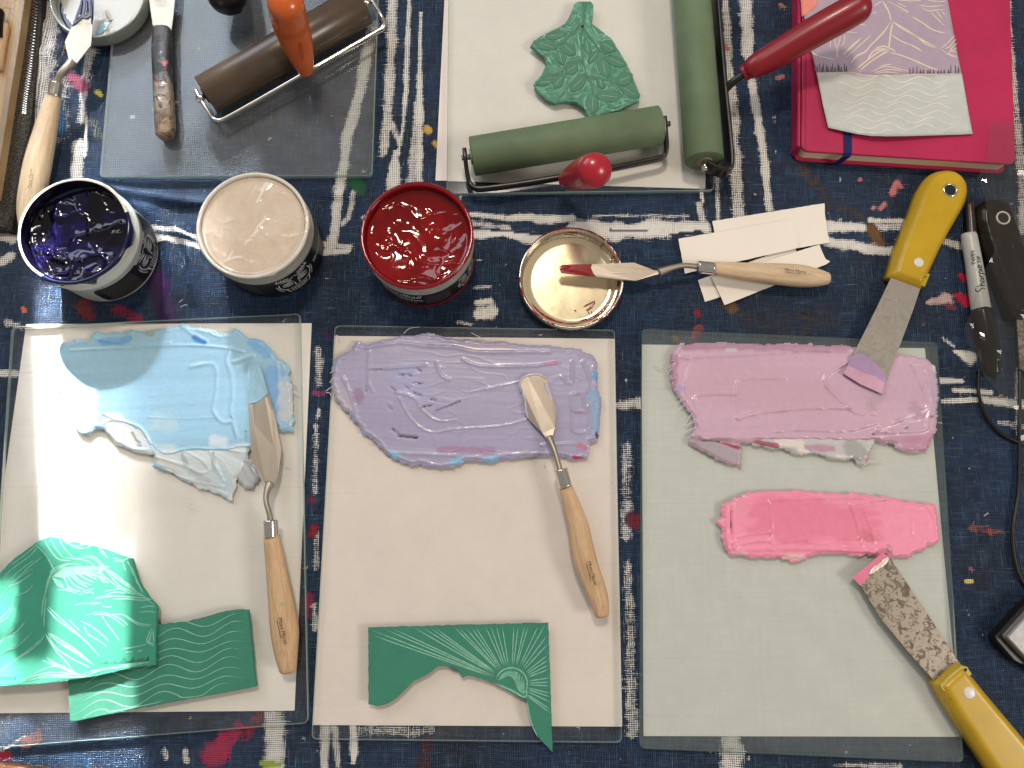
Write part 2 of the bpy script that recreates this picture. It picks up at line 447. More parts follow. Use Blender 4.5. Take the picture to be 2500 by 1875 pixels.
M = {}
M['cloth'] = cloth_material()
M['paper'] = paper_material('white_paper', (.80,.765,.725))
M['paper_pink'] = paper_material('white_paper_cool', (.82,.735,.69))
M['scrap'] = paper_material('scrap_paper', (.84,.78,.70), .02)
M['glass'], M['glass_edge'] = glass_material('clear_glass', (.978,.982,.976), (.46,.62,.58))
M['glass0'], M['glass0_edge'] = glass_material('glare_haze_glass', (.97,.98,.976), (.46,.62,.58), .101)  # sunlit glare on this plate is painted as streaked diffuse haze
M['glass2'], M['glass2_edge'] = glass_material('green_tinted_glass', (.962,.975,.966), (.10,.20,.18), .14, (.42,.49,.49))
M['steel'] = simple('brushed_steel', (.36,.315,.26), .42, .6, var=.06, vs=60, bs_=(500,.06,.0002))
M['chrome'] = simple('bright_steel_wire', (.80,.76,.70), .16, 1.0, var=.05)
M['blackmetal'] = simple('black_coated_steel', (.012,.010,.009), .32, 0, .5)
M['rust'] = rust_material('tarnished_steel', (.15,.12,.09), (.20,.165,.13), (.38,.33,.27), .6, 230)
M['rust2'] = rust_material('mottled_steel', (.33,.30,.265), (.38,.35,.31), (.44,.41,.37), .8, 140)
M['wood'] = wood_material('beech_handle', (.62,.42,.25), (.46,.28,.15), [(70,.66,(.20,.35,.12)), (45,.70,(.60,.16,.14))])
M['wood_pale'] = wood_material('pale_beech_handle', (.66,.50,.33), (.52,.36,.22), [(60,.68,(.18,.33,.12))])
M['red'] = simple('red_plastic', (.42,.012,.030), .30, 0, .5, var=.05, coat=.25)
M['red2'] = simple('dark_red_plastic', (.24,.005,.014), .36, 0, .5, var=.05, coat=.1)
M['green_rubber'] = simple('green_rubber', (.132,.185,.105), .60, 0, .3, var=.16, vs=26)
M['brown_rubber'] = simple('brown_rubber', (.075,.048,.028), .32, 0, .7, var=.2, vs=40, coat=.1)
M['orange'] = simple('orange_plastic', (.60,.115,.02), .26, 0, .5, var=.07, vs=30, coat=.35)
M['black'] = simple('black_plastic', (.010,.008,.007), .30, 0, .5, var=.3)
M['black_brown'] = simple('brown_black_plastic', (.012,.008,.005), .25, 0, .3, var=.2)
M['yellow'] = simple('yellow_plastic', (.53,.335,.018), .30, 0, .4, var=.12, vs=26, coat=.05)
M['yellow2'] = simple('olive_yellow_plastic', (.46,.36,.03), .33, 0, .5, var=.12, vs=40)
M['white_plastic'] = simple('jar_plastic', (.62,.64,.60), .35, 0, .5, var=.05)
M['cream_plastic'] = simple('jar_rim_plastic', (.70,.66,.58), .32, 0, .5, var=.06)
M['grey_plastic'] = simple('grey_jar_plastic', (.30,.30,.27), .35, 0, .5, var=.1)
M['ink'] = ink_material('wet_ink', .07, coat=.0)
for n_ in M['ink'].node_tree.nodes:
    if n_.type == 'BUMP': n_.inputs['Strength'].default_value = .05
M['paint'] = ink_material('buttery_paint', .34, coat=.22)
M['label'] = simple('black_label', (.008,.008,.010), .4, 0, .4, var=.2)
M['label_red'] = simple('red_label_band', (.20,.008,.015), .4, 0, .4)
M['print_white'] = simple('white_print', (.62,.62,.60), .6, 0, .3, var=.15, vs=300)
M['print_black'] = simple('black_print', (.015,.013,.012), .6, 0, .3)
M['print_grey'] = simple('grey_print', (.30,.28,.25), .6, 0, .3)
M['lino'] = simple('green_lino', (.052,.225,.155), .68, 0, .18, var=.08, vs=60)
M['lino_light'] = simple('bright_green_lino', (.050,.28,.195), .72, 0, .15, var=.06, vs=60)
M['lino_cut'] = simple('cut_green_lino', (.32,.58,.47), .6, 0, .3, var=.2, vs=300)
M['lino_cut2'] = simple('pale_cut_green_lino', (.22,.50,.38), .55, 0, .3, var=.2, vs=300)
M['lino_leaf'] = simple('inked_green_lino', (.065,.195,.125), .5, 0, .35, var=.12, vs=90)
M['lino_base'] = simple('carved_green_lino', (.080,.235,.155), .6, 0, .3, var=.25, vs=240)
M['pink_cover'] = simple('crimson_book_cloth', (.46,.020,.085), .48, 0, .4, var=.10, vs=18, bs_=(900,.35,.0003))
M['pages'] = simple('cream_pages', (.82,.70,.50), .8, 0, .2, var=.15, vs=1, scale=(1,1,2200))
M['blue_elastic'] = simple('navy_elastic', (.010,.014,.10), .6, 0, .3)
M['card'] = simple('print_card', (.62,.60,.55), .6, 0, .3, var=.04)

# ------------------------------------------------------------------ the table and the cloth
def build_cloth():
    x0, x1, y0, y1 = -.46, .47, -.30, .50; st = .0015
    xs = np.arange(x0, x1, st); ys = np.arange(y0, y1, st); X, Y = np.meshgrid(xs, ys)
    Hh = -.0006+.0003*fbm(X*40, Y*40, 3)
    Cc = np.zeros(X.shape+(4,)); Cc[...,0:3] = (.84,.81,.76)
    def stroke(pts, wpx, s=1.0, col=None):
        P = W2(pts); wd = [v*PX*.5 for v in (wpx if isinstance(wpx, (list, tuple)) else [wpx]*len(pts))]
        lo = P.min(0)-max(wd)*2.4; hi = P.max(0)+max(wd)*2.4
        i0, i1 = np.searchsorted(ys, [lo[1], hi[1]]); j0, j1 = np.searchsorted(xs, [lo[0], hi[0]])
        if i0 >= i1 or j0 >= j1: return
        sl = (slice(i0, i1), slice(j0, j1)); d, wv = segdist(X[sl], Y[sl], P, widths=wd)
        wv = wv*(0.45+1.1*fbm(X[sl]*110, Y[sl]*110, 7))
        c = s*(.93+.35*(fbm(X[sl]*45, Y[sl]*45, 9)-.5))*(1-sst(wv*.45, wv*1.5+.0010, d))
        if col is None:
            Cc[sl][...,3] = np.maximum(Cc[sl][...,3], c)
        else:
            k = (c > Cc[sl][...,3]*.8) & (c > .02)
            for q_ in range(3): Cc[sl][...,q_] = np.where(k, col[q_], Cc[sl][...,q_])
            Cc[sl][...,3] = np.where(k, c, Cc[sl][...,3])
    for p, wd, s in [
        ([(910,60),(876,226),(845,350),(831,452),(808,610)], 26, .95), ([(958,-20),(955,135),(947,270),(936,373)], 26, .78),
        ([(1000,-20),(990,226),(985,300),(968,400)], [6,14,6,6], .9), ([(955,300),(975,350)], 14, .8), ([(966,370),(960,460)], [12,44], .9),
        ([(1027,30),(1024,226),(1023,452)], [4,14,18], .9), ([(1014,250),(1004,452)], [8,24], .66),
        ([(1150,522),(1240,532),(1300,530)], [8,14,18], 1), ([(1310,535),(1395,533)], 22, .95), ([(1155,545),(1240,556)], 16, .68),
        ([(1155,572),(1230,568),(1330,590)], [24,18,26], 1.2), ([(1400,560),(1500,562),(1600,560),(1720,556)], [44,46,44,36], 1.15),
        ([(1450,526),(1680,527)], 7, .62), ([(1780,585),(1860,560)], 20, .7),
        ([(2012,550),(2105,556)], [30,24], 1.1), ([(2125,537),(2225,540),(2280,545)], 12, 1), ([(2150,553),(2225,555)], 18, .85),
        ([(2012,588),(2075,597),(2110,606),(2200,616),(2240,612)], [16,28,26,26,20], 1.0), ([(2310,590),(2350,602)], 20, .85),
        ([(1771,-20),(1778,150),(1790,250),(1797,400),(1803,525)], [18,22,28,28,28], .72), ([(1820,-20),(1826,130),(1836,200),(1852,300),(1868,400),(1878,510)], [26,30,26,18,22,16], .86),
        ([(1751,400),(1753,535)], 10, .7), ([(1713,462),(1716,492)], [8,2], 1.1), ([(1708,500),(1720,560)], 16, .8), ([(1730,0),(1740,60)], 10, .8),
        ([(1162,738),(1197,735)], [10,18], .95), ([(1172,768),(1200,762)], [30,36], 1.0), ([(1160,703),(1195,700)], 10, .7), ([(1120,786),(1150,792)], 8, .62),
        ([(0,572),(30,584)], 26, .9), ([(0,640),(25,625)], 18, .9), ([(0,530),(20,540)], 14, .6),
        ([(118,20),(112,150),(95,300),(70,430),(48,520)], [50,60,60,40,20], .66), ([(222,130),(205,220),(200,290)], 26, .66), ([(190,350),(185,435)], 26, .8), ([(214,290),(206,380)], 7, 1),
        ([(150,210),(140,330)], 50, .5), ([(375,560),(430,565),(480,578),(492,596)], 11, .9), ([(380,582),(440,590),(492,602)], 12, 1.1),
        ([(792,595),(855,602)], 10, .9), ([(790,616),(852,611)], [18,8], 1.1), ([(868,452),(850,530),(835,548)], [18,14,10], .75), ([(885,530),(905,525)],8,.8),
        ([(668,1735),(670,1800),(673,1900)], 46, .78), ([(1787,1780),(1785,1830),(1782,1900)], 54, .76),
        ([(793,1770),(792,1900)], [20,14], .72), ([(862,1770),(864,1835),(862,1865)], [14,18,3], 1.1), ([(815,1780),(830,1900)], [16,12], .6), ([(880,1782),(1050,1786)], 24, .5),
        ([(776,850),(780,940)], 18, .55), ([(772,1040),(768,1200)], 14, .52), ([(772,1300),(770,1390)], 12, .5), ([(764,1480),(772,1535)], 14, .64), ([(778,1000),(776,1020)], 10, .7),
        ([(1515,990),(1565,985)], 26, .72), ([(1530,1090),(1530,1200)], 22, .55), ([(1532,1230),(1530,1310)], 24, .66), ([(1532,1380),(1538,1500),(1544,1790)], [16,22,28], .53),
        ([(2297,928),(2350,930)], 11, .95), ([(2330,952),(2420,957)], 11, .9), ([(2300,980),(2400,975),(2500,988)], [8,18,20], .85), ([(2440,1030),(2500,1042)], 12, .6),
        ([(2335,858),(2352,866),(2368,872)], [10,20,26], 1.2), ([(2302,825),(2330,845)], 6, .8), ([(2486,900),(2486,1060)], 10, .6),
        ([(2461,-20),(2472,150),(2484,300),(2496,420),(2500,560)], [16,14,20,26,30], .62), ([(2460,560),(2500,700)], 30, .5),
        ([(400,1830),(405,1850)], 12, .7), ([(452,1835),(455,1860)], 12, .7), ([(0,910),(60,912)], 16, .85), ([(20,790),(60,800)], 22, .55), ([(0,1835),(60,1800)], 8, .5),
        ([(1770,1860),(1780,1875)], 20, .7), ([(2040,1868),(2200,1872)], 10, .6), ([(1490,1640),(1520,1660)], 8, .5)]:
        stroke(p, wd, s)
    brown, red, pink, purple, green, yel = (.13,.065,.02), (.34,.012,.02), (.60,.12,.19), (.07,.012,.10), (.008,.12,.03), (.62,.38,.06)
    stroke([(1490,561),(1580,562)], [4,6], 1.3, (.008,.02,.05)); stroke([(1640,572),(1712,566)], [8,14], 1.1, (.008,.02,.05)); stroke([(1155,556),(1330,572)], 5, 1.1, (.008,.02,.05))
    for p, wd, s, c in [
        ([(1960,410),(2010,470)], 34, .52, brown), ([(2010,480),(2100,530)], 36, .46, (.09,.055,.03)), ([(2128,560),(2150,590)], [30,22], .8, (.20,.09,.015)), ([(1840,780),(2020,790)], 110, .43, (.06,.045,.028)),
        ([(1772,735),(1790,755)], 24, .85, (.16,.08,.015)), ([(1650,825),(1660,840)], 26, .55, (.30,.17,.03)), ([(1690,845),(1706,800)], 24, .6, (.45,.10,.09)), ([(1703,760),(1706,770)], 12, .7, red), ([(1700,835),(1702,828)], 20, .6, red),
        ([(1042,313),(1047,318)], 18, 1.3, yel), ([(1062,348),(1066,352)], 14, 1.2, yel), ([(238,225),(246,232)], 10, .9, (.70,.66,.12)), ([(232,300),(245,330)], 26, .45, (.35,.32,.2)),
        ([(865,440),(880,465)], 40, .75, green), ([(940,290),(960,420)], 46, .40, (.01,.07,.05)), ([(600,250),(560,290)], 60, .40, (.02,.10,.06)), ([(1008,290),(1000,330)], 30, .4, (.012,.08,.05)),
        ([(580,1780),(525,1840)], [30,60], .72, (.46,.03,.09)), ([(640,1740),(600,1800)], 30, .55, (.40,.03,.07)), ([(90,1800),(60,1815)], 26, .6, (.35,.12,.08)), ([(0,1845),(20,1842)], 18, .8, red),
        ([(640,1862),(680,1868)], 10, .9, (.35,.45,.06)), ([(375,660),(405,740),(410,790)], 56, .56, purple), ([(200,745),(215,770)], 34, .66, (.25,.02,.02)), ([(285,755),(330,775)], 28, .62, (.34,.02,.06)),
        ([(0,545),(28,550)], 18, .7, (.25,.02,.03)), ([(55,752),(60,758)], 10, 1.1, (.75,.16,.07)), ([(175,185),(205,215)], [22,34], .68, pink), ([(150,250),(150,330)], 24, .5, (.06,.22,.45)),
        ([(1545,1268),(1548,1275)], 40, .62, (.33,.01,.02)), ([(2180,470),(2190,445),(2200,455)], [16,16,10], 1.0, (.66,.20,.22)), ([(2150,510),(2160,498)], 9, .9, (.62,.22,.24)), ([(2132,508),(2134,506)], 9, .9, (.6,.3,.32)), ([(2099,437),(2101,438)], 8, 1.3, (.62,.10,.16)),
        ([(2335,720),(2360,735)], [14,26], 1.0, (.55,.012,.05)), ([(2345,672),(2358,680)], [14,18], 1.0, (.55,.012,.05)), ([(2265,738),(2312,728)], [8,32], 1.0, (.66,.46,.44)), ([(2312,742),(2330,752)], 16, .6, (.42,.06,.09)),
        ([(2370,1290),(2445,1300)], 14, .56, (.40,.10,.06)), ([(2370,1388),(2376,1392)], 8, .8, (.45,.10,.25)), ([(2360,1420),(2374,1420)], 6, 1.0, (.75,.65,.15)), ([(1905,10),(1916,18)], 9, 1, (.40,.22,.09)), ([(1900,190),(1912,185)], [12,10], .9, (.60,.20,.20)),
        ([(1770,110),(1776,120)], 12, .9, (.60,.20,.18)), ([(1040,1800),(1036,1875)], 30, .45, (.14,.03,.03)), ([(768,1290),(762,1305)], 20, .6, red), ([(758,1215),(764,1225)], 18, .6, (.33,.01,.03)), ([(768,958),(790,960)], 14, .7, (.5,.06,.2)),
        ([(805,818),(800,822)], 20, .6, (.14,.02,.22)), ([(755,1455),(750,1500)], 22, .55, (.42,.02,.08)), ([(1030,595),(1040,540)], 10, .4, (.2,.1,.02)), ([(1195,655),(1205,680)], 40, .42, (.01,.09,.14)), ([(2240,500),(2236,510)], 8, .8, green),
        ([(0,1420),(20,1430)], 10, .5, red)]:
        stroke(p, wd, s, c)
    for i in range(150):
        a, b_ = random.uniform(0, 2500), random.uniform(0, 1875); an = random.uniform(0, 6.3); l = random.uniform(1, 9)
        c = random.choice([(.62,.6,.58)]*5+[(.5,.1,.14),(.45,.3,.08),(.55,.25,.28)])
        stroke([(a, b_), (a+l*math.cos(an), b_+l*math.sin(an))], random.uniform(2, 4), random.uniform(.6, 1.0), c)
    def fold(pts, amp, wpx):
        nonlocal Hh
        d = segdist(X, Y, W2(pts)); Hh = Hh + 1.3*amp*np.exp(-(d/(wpx*PX))**2)
    fold([(255,462),(340,476),(430,492),(520,500)], .0040, 14); fold([(360,520),(410,590),(430,680),(410,760)], .0040, 20); fold([(330,500),(390,530),(450,580)], .0030, 14)
    fold([(440,560),(470,640),(480,740)], .0026, 14); fold([(225,60),(215,200),(225,330)], .0024, 14); fold([(120,130),(150,230),(130,360)], .0035, 18); fold([(690,470),(760,500),(770,620)], .0022, 18)
    fold([(760,470),(860,480)], .002, 12); fold([(100,60),(90,200),(60,380)], .004, 14); fold([(160,480),(230,455)], .003, 12)
    # the near left corner of the cloth has a ragged hem
    edge = W2([(-60,1855),(20,1862),(60,1866),(140,1885),(220,1900)])
    hem = np.interp(X, edge[:,0], edge[:,1]) + .0012*(fbm(X*700, Y*0, 4)-.5)*2
    keep = (Y > hem)
    n, m = X.shape; idx = np.arange(n*m).reshape(n, m)
    kk = keep[:-1,:-1] & keep[1:,:-1] & keep[:-1,1:] & keep[1:,1:]
    Q = np.stack([idx[:-1,:-1], idx[:-1,1:], idx[1:,1:], idx[1:,:-1]], -1)[kk]
    o = mesh('tablecloth', np.column_stack([X.ravel(), Y.ravel(), Hh.ravel()]), Q, M['cloth'], None, True, {'paint': Cc.reshape(-1, 4)})
    o['kind'] = 'structure'; o['label'] = 'dark blue woven cloth with old white paint strokes and coloured stains'
build_cloth()
V, Fc = prism([(-.75,-.55),(.75,-.55),(.75,.75),(-.75,.75)], [(0,-.03),(0,-.0035),(.001,-.0025)])
o = mesh('table_top', V, Fc, simple('brown_table_wood', (.22,.11,.06), .5, var=.3, vs=9, scale=(1,12,1))); o['kind'] = 'structure'

# ------------------------------------------------------------------ sheets of paper and glass
def sheet(name, label, C, z0, z1, mat, r=.0006, group=None):
    P = roundpoly(W2(C, z1), r, 2); V, Fc = prism(P, [(0, z0), (0, z1)])
    c = np.mean(V, 0); return solo(mesh(name, V, Fc, mat, origin=(c[0], c[1], z0)), label, 'paper', group)
def glass(label, C, z0, z1, mats, r=.004):
    P = roundpoly(W2(C, z1), r, 5); V, Fc = prism(P, [(0, z0), (0, z1-.0004), (.0004, z1)])
    n = len(P); mi = [1]*(2*n)+[0, 0]
    c = np.mean(V, 0); return solo(mesh('glass_plate', V, Fc, list(mats), origin=(c[0], c[1], z0), midx=mi), label, 'glass plate')
GT = .0050    # height of the top face of the glass plates
glass('clear glass plate under the brown roller in the top left, bare cloth showing through', [(285,-60),(925,-60),(908,428),(242,432)], .0010, GT, (M['glass0'], M['glass0_edge']))
sheet('paper_sheet', 'pinkish white paper edge sticking out left of the glass with the leaf lino', [(1088,-60),(1500,-60),(1490,443),(1063,441)], .0001, .0003, M['paper_pink'])
sheet('paper_sheet', 'cream paper sheet under the glass with the leaf lino', [(1094,-60),(1725,-60),(1722,461),(1092,442)], .0005, .0008, M['paper'])
glass('glass plate under the leaf lino and the two green rollers', [(1095,-60),(1748,-60),(1744,464),(1090,473)], .0011, GT, (M['glass'], M['glass_edge']))
sheet('paper_sheet', 'white paper under the left glass with the sky blue paint', [(64,791),(761,789),(719,1735),(-70,1742)], .0004, .0007, M['paper'])
glass('glass plate on the left carrying sky blue paint and two green linos', [(27,799),(732,765),(752,1766),(-40,1829)], .0011, GT, (M['glass'], M['glass_edge']))
sheet('paper_sheet', 'pinkish paper under the middle glass with the lavender paint', [(817,820),(1500,827),(1519,1774),(764,1770)], .0004, .0007, M['paper_pink'])
glass('middle glass plate carrying lavender paint and the sunrise lino', [(817,794),(1501,805),(1518,1814),(760,1806)], .0011, GT, (M['glass'], M['glass_edge']))
sheet('paper_sheet', 'greenish looking paper under the right glass with the two pink paints', [(1567,841),(2258,850),(2346,1799),(1571,1797)], .0004, .0007, M['paper'])
glass('right glass plate with a green tint carrying mauve and bright pink paint', [(1567,802),(2289,835),(2354,1862),(1561,1828)], .0011, GT, (M['glass2'], M['glass2_edge']))

# ------------------------------------------------------------------ paint spread with a knife
def smear(name, label, outline, col, thick=.0012, ridges=(), accents=(), ang=0.0, step=.0006, seed=1, lap=.00010, fray=.0011, holes=(), zb=GT, mat=None, streak=.00005, edge=.00022, var=.08, blend=()):
    P = W2(outline, zb+thick); P = np.array(jag(P, .0005, .0042, seed))
    lo = P.min(0)-.004; hi = P.max(0)+.004
    xs = np.arange(lo[0], hi[0], step); ys = np.arange(lo[1], hi[1], step); X, Y = np.meshgrid(xs, ys)
    def win(R, m):
        R = np.array([tuple(p)[:2] for p in R]); a = R.min(0)-m; b_ = R.max(0)+m
        return (slice(*np.searchsorted(ys, [a[1], b_[1]])), slice(*np.searchsorted(xs, [a[0], b_[0]])))
    d = segdist(X, Y, P, True); sd = np.where(inside(X, Y, P), d, -d)
    sd = sd + fray*(fbm(X*260, Y*260, seed)-.5)*2
    c, s = math.cos(ang), math.sin(ang); U = X*c+Y*s; Vv = -X*s+Y*c
    sd = sd + .0013*(fbm(U*170, Vv*520, seed+17, 3)-.5)*2*(sd < .004)
    h = thick*sst(-.0003, .0016, sd) + edge*np.exp(-((sd-.0016)/.0011)**2)
    st = fbm(U*14+seed, Vv*420, seed+2, 3); h = h + streak*(st-.5)*2
    lp = fbm(U*18, Vv*60, seed+5, 3)*5; fr = lp-np.floor(lp)
    h = h + lap*(np.floor(lp)/5 - fr*.05) + lap*.9*np.exp(-(np.minimum(fr, 1-fr)/.06)**2)*(vnoise(U*60, Vv*60, seed+9) > .35)
    if len(blend):
        pass
    body = sst(.0006, .003, sd)
    for r in ridges:
        pts, amp, wd = r[:3]; R = W2(smooth(pts, 5), zb+thick)
        sl = win(R, wd*PX*3); Xs, Ys = X[sl], Y[sl]; dd = segdist(Xs, Ys, R)
        wob = .6+.8*vnoise(Xs*220, Ys*220, seed+4)
        h[sl] = h[sl] + 1.05*amp*np.exp(-(dd/(.66*wd*PX))**2)*wob
    C3 = np.ones(X.shape+(3,))*np.array(col)
    C3 = C3*(1+var*(fbm(U*10, Vv*200, seed+7, 3)-.5)*2)[...,None]
    for a in accents:
        pts, wd, cc = a[:3]; k0 = a[3] if len(a) > 3 else 1
        R = W2(pts, zb+thick); dd = segdist(X, Y, R) if len(pts) > 1 else np.hypot(X-R[0][0], Y-R[0][1])
        n = fbm(U*90, Vv*260, seed+13, 3)
        k = np.clip(k0*(1-sst(.55, 1.1, dd/(wd*PX)+(n-.5)*1.1)), 0, 1)[...,None]
        C3 = C3*(1-k)+np.array(cc)*k
    for hp in holes:
        pts, wd = hp; dd = segdist(X, Y, W2(pts, zb+thick)); h = h - (thick+.001)*np.exp(-(dd/(wd*PX))**2)*1.4
    h = np.where(sd < -.0006, -.0004, h); h = np.maximum(h, -.0004)
    n, m = X.shape; idx = np.arange(n*m).reshape(n, m)
    k = h > -.00008; k = k | False
    kk = k[:-1,:-1] | k[1:,:-1] | k[:-1,1:] | k[1:,1:]
    Q = np.stack([idx[:-1,:-1], idx[:-1,1:], idx[1:,1:], idx[1:,:-1]], -1)[kk]
    used = np.unique(Q); re = np.zeros(n*m, int); re[used] = np.arange(len(used)); Q = re[Q]
    Vt = np.column_stack([X.ravel(), Y.ravel(), (zb+h).ravel()])[used]
    C4 = np.column_stack([C3.reshape(-1, 3), np.ones(n*m)])[used]
    cc = Vt.mean(0)
    return solo(mesh(name, Vt, Q, mat or M['paint'], None, True, {'paint': C4}, origin=(cc[0], cc[1], zb)), label, 'paint')
sky = (.31,.53,.68); wht = (.72,.74,.74)
smear('paint_smear', 'sky blue paint spread thickly across the top of the left glass', q(13,(320,330),(345,310),(450,270),(600,240),(650,195),(700,205),(850,205),(880,180),(960,200),(1080,175),(1200,165),(1225,145),(1330,170),(1420,190),(1500,210),(1560,200),(1580,165),(1640,215),(1700,245),(1760,260),(1800,290),(1840,330),(1860,370),(1900,380),(1940,440),(1965,600),(1970,700),(1968,855),(1885,860),(1850,800),(1750,900),(1700,980),(1600,975),(1500,1000),(1300,990),(1150,1022),(1050,1010),(1000,940),(930,860),(820,810),(740,800),(700,840),(640,840),(570,890),(540,880),(490,780),(440,650),(350,520),(335,420)),
    sky, .0008, [(q(13,(480,320),(900,300),(1250,285),(1500,300),(1640,330)), .0006, 5), (q(13,(1560,300),(1530,380),(1560,480),(1570,620),(1560,740),(1600,900)), .0008, 7), (q(13,(1290,430),(1450,420),(1460,600),(1440,720),(1500,800),(1565,800)), .0008, 7),
        (q(13,(350,420),(480,600),(600,800)), .0005, 5), (q(13,(1000,770),(1250,780),(1440,770)), .0003, 3), (q(13,(1020,1000),(1150,1015),(1300,985),(1500,990),(1680,960)), .0007, 5), (q(13,(700,750),(800,790),(960,850),(1030,1000)), .0006, 4), (q(13,(1060,1040),(1250,1100),(1410,1130)), .0007, 6),
        (q(13,(1100,1120),(1300,1190),(1500,1240)), .0006, 5), (q(13,(650,240),(900,280),(1150,270)), .0006, 7), (q(13,(1230,160),(1330,230),(1390,260)), .0007, 8), (q(13,(1870,400),(1880,600),(1850,720)), .0005, 6), (q(13,(1650,1080),(1560,1190),(1520,1300)), .0006, 6), (q(13,(1580,400),(1640,380),(1700,360)), .0009, 8)],
        [(q(13,(760,800),(950,950)), 26, (.55,.62,.64), .85), (q(13,(1100,1050),(1350,1120),(1500,1200)), 42, (.62,.68,.70), .8), (q(13,(1620,1020),(1500,1240)), 30, (.56,.66,.72), .8), (q(13,(1840,480),(1860,700)), 26, (.20,.42,.74), .8), (q(13,(1930,560),(1930,760)), 22, (.62,.62,.60), .7), (q(13,(700,265),(860,250)), 14, (.10,.33,.66), .7), (q(13,(1320,240),(1380,260)), 9, (.05,.20,.62), .9),
         (q(13,(1700,260),(1800,340)), 14, (.16,.40,.72), .7), (q(13,(1000,210),(1020,215)), 9, (.35,.36,.30), .7), (q(13,(1060,800),(1140,820)), 24, (.46,.60,.64), .6), (q(13,(1080,1060),(1200,1090)), 16, (.70,.58,.48), .6), (q(13,(1450,930),(1500,940)), 18, (.66,.72,.76), .8)], ang=.05, seed=3,
    holes=[(q(13,(1655,870),(1658,930)), 1.5), (q(13,(1555,770),(1565,790)), 1.6)])
smear('paint_smear', 'thin whitish blue paint trail below the sky blue spread, ending in a point', q(13,(1020,960),(1300,950),(1700,950),(1660,1040),(1640,1100),(1590,1200),(1575,1260),(1560,1325),(1480,1290),(1300,1220),(1160,1140),(1060,1110),(1030,1092),(1062,1070)), (.62,.70,.73), .0005,
    [(q(13,(1060,1040),(1250,1100),(1350,1145),(1410,1130),(1380,1080)), .0007, 5), (q(13,(1050,1100),(1250,1185),(1500,1240)), .0006, 5), (q(13,(1240,990),(1330,1040),(1400,1090)), .0006, 5), (q(13,(1420,1000),(1450,1090),(1510,1200)), .0006, 5), (q(13,(1650,1080),(1560,1190),(1520,1300)), .0007, 6), (q(13,(1540,990),(1660,1010)), .0006, 5)],
    [(q(13,(1100,1070),(1180,1105)), 9, (.70,.64,.57), .6), (q(13,(1230,1020),(1260,1090)), 7, (.36,.38,.38), .7), (q(13,(1290,1140),(1400,1200)), 9, (.46,.50,.52), .6), (q(13,(1440,1010),(1450,1130)), 5, (.36,.38,.39), .7), (q(13,(1330,1190),(1500,1250)), 6, (.44,.48,.50), .6), (q(13,(1470,1120),(1540,1240)), 18, (.48,.62,.70), .7), (q(13,(1030,1092),(1100,1120)), 9, (.30,.48,.60), .8)], ang=-.45, seed=61, streak=.0002, var=.22, lap=.0002)
smear('paint_smear', 'thin grey white paint lobe at the lower left of the sky blue spread', q(13,(690,755),(820,780),(960,850),(1030,950),(1040,1010),(1000,1012),(900,995),(840,960),(780,945),(735,880),(705,840)), (.56,.64,.68), .0005, [(q(13,(730,870),(800,930),(900,985),(1000,985)), .0005, 5)], [(q(13,(780,830),(900,900)), 22, (.60,.58,.55), .6)], ang=-.6, seed=63, var=.15, holes=[(q(13,(890,880),(915,930),(940,945)), 2.4), (q(13,(920,960),(945,965)), 2.0)])
smear('paint_smear', 'small pale blue paint patch beside the blade on the left glass', q(13,(1590,1130),(1640,1040),(1700,1060),(1755,1170),(1700,1250),(1640,1245)), (.50,.53,.56), .0004, ang=-1.0, seed=9, streak=.0003, var=.5)
lav = (.37,.345,.505)
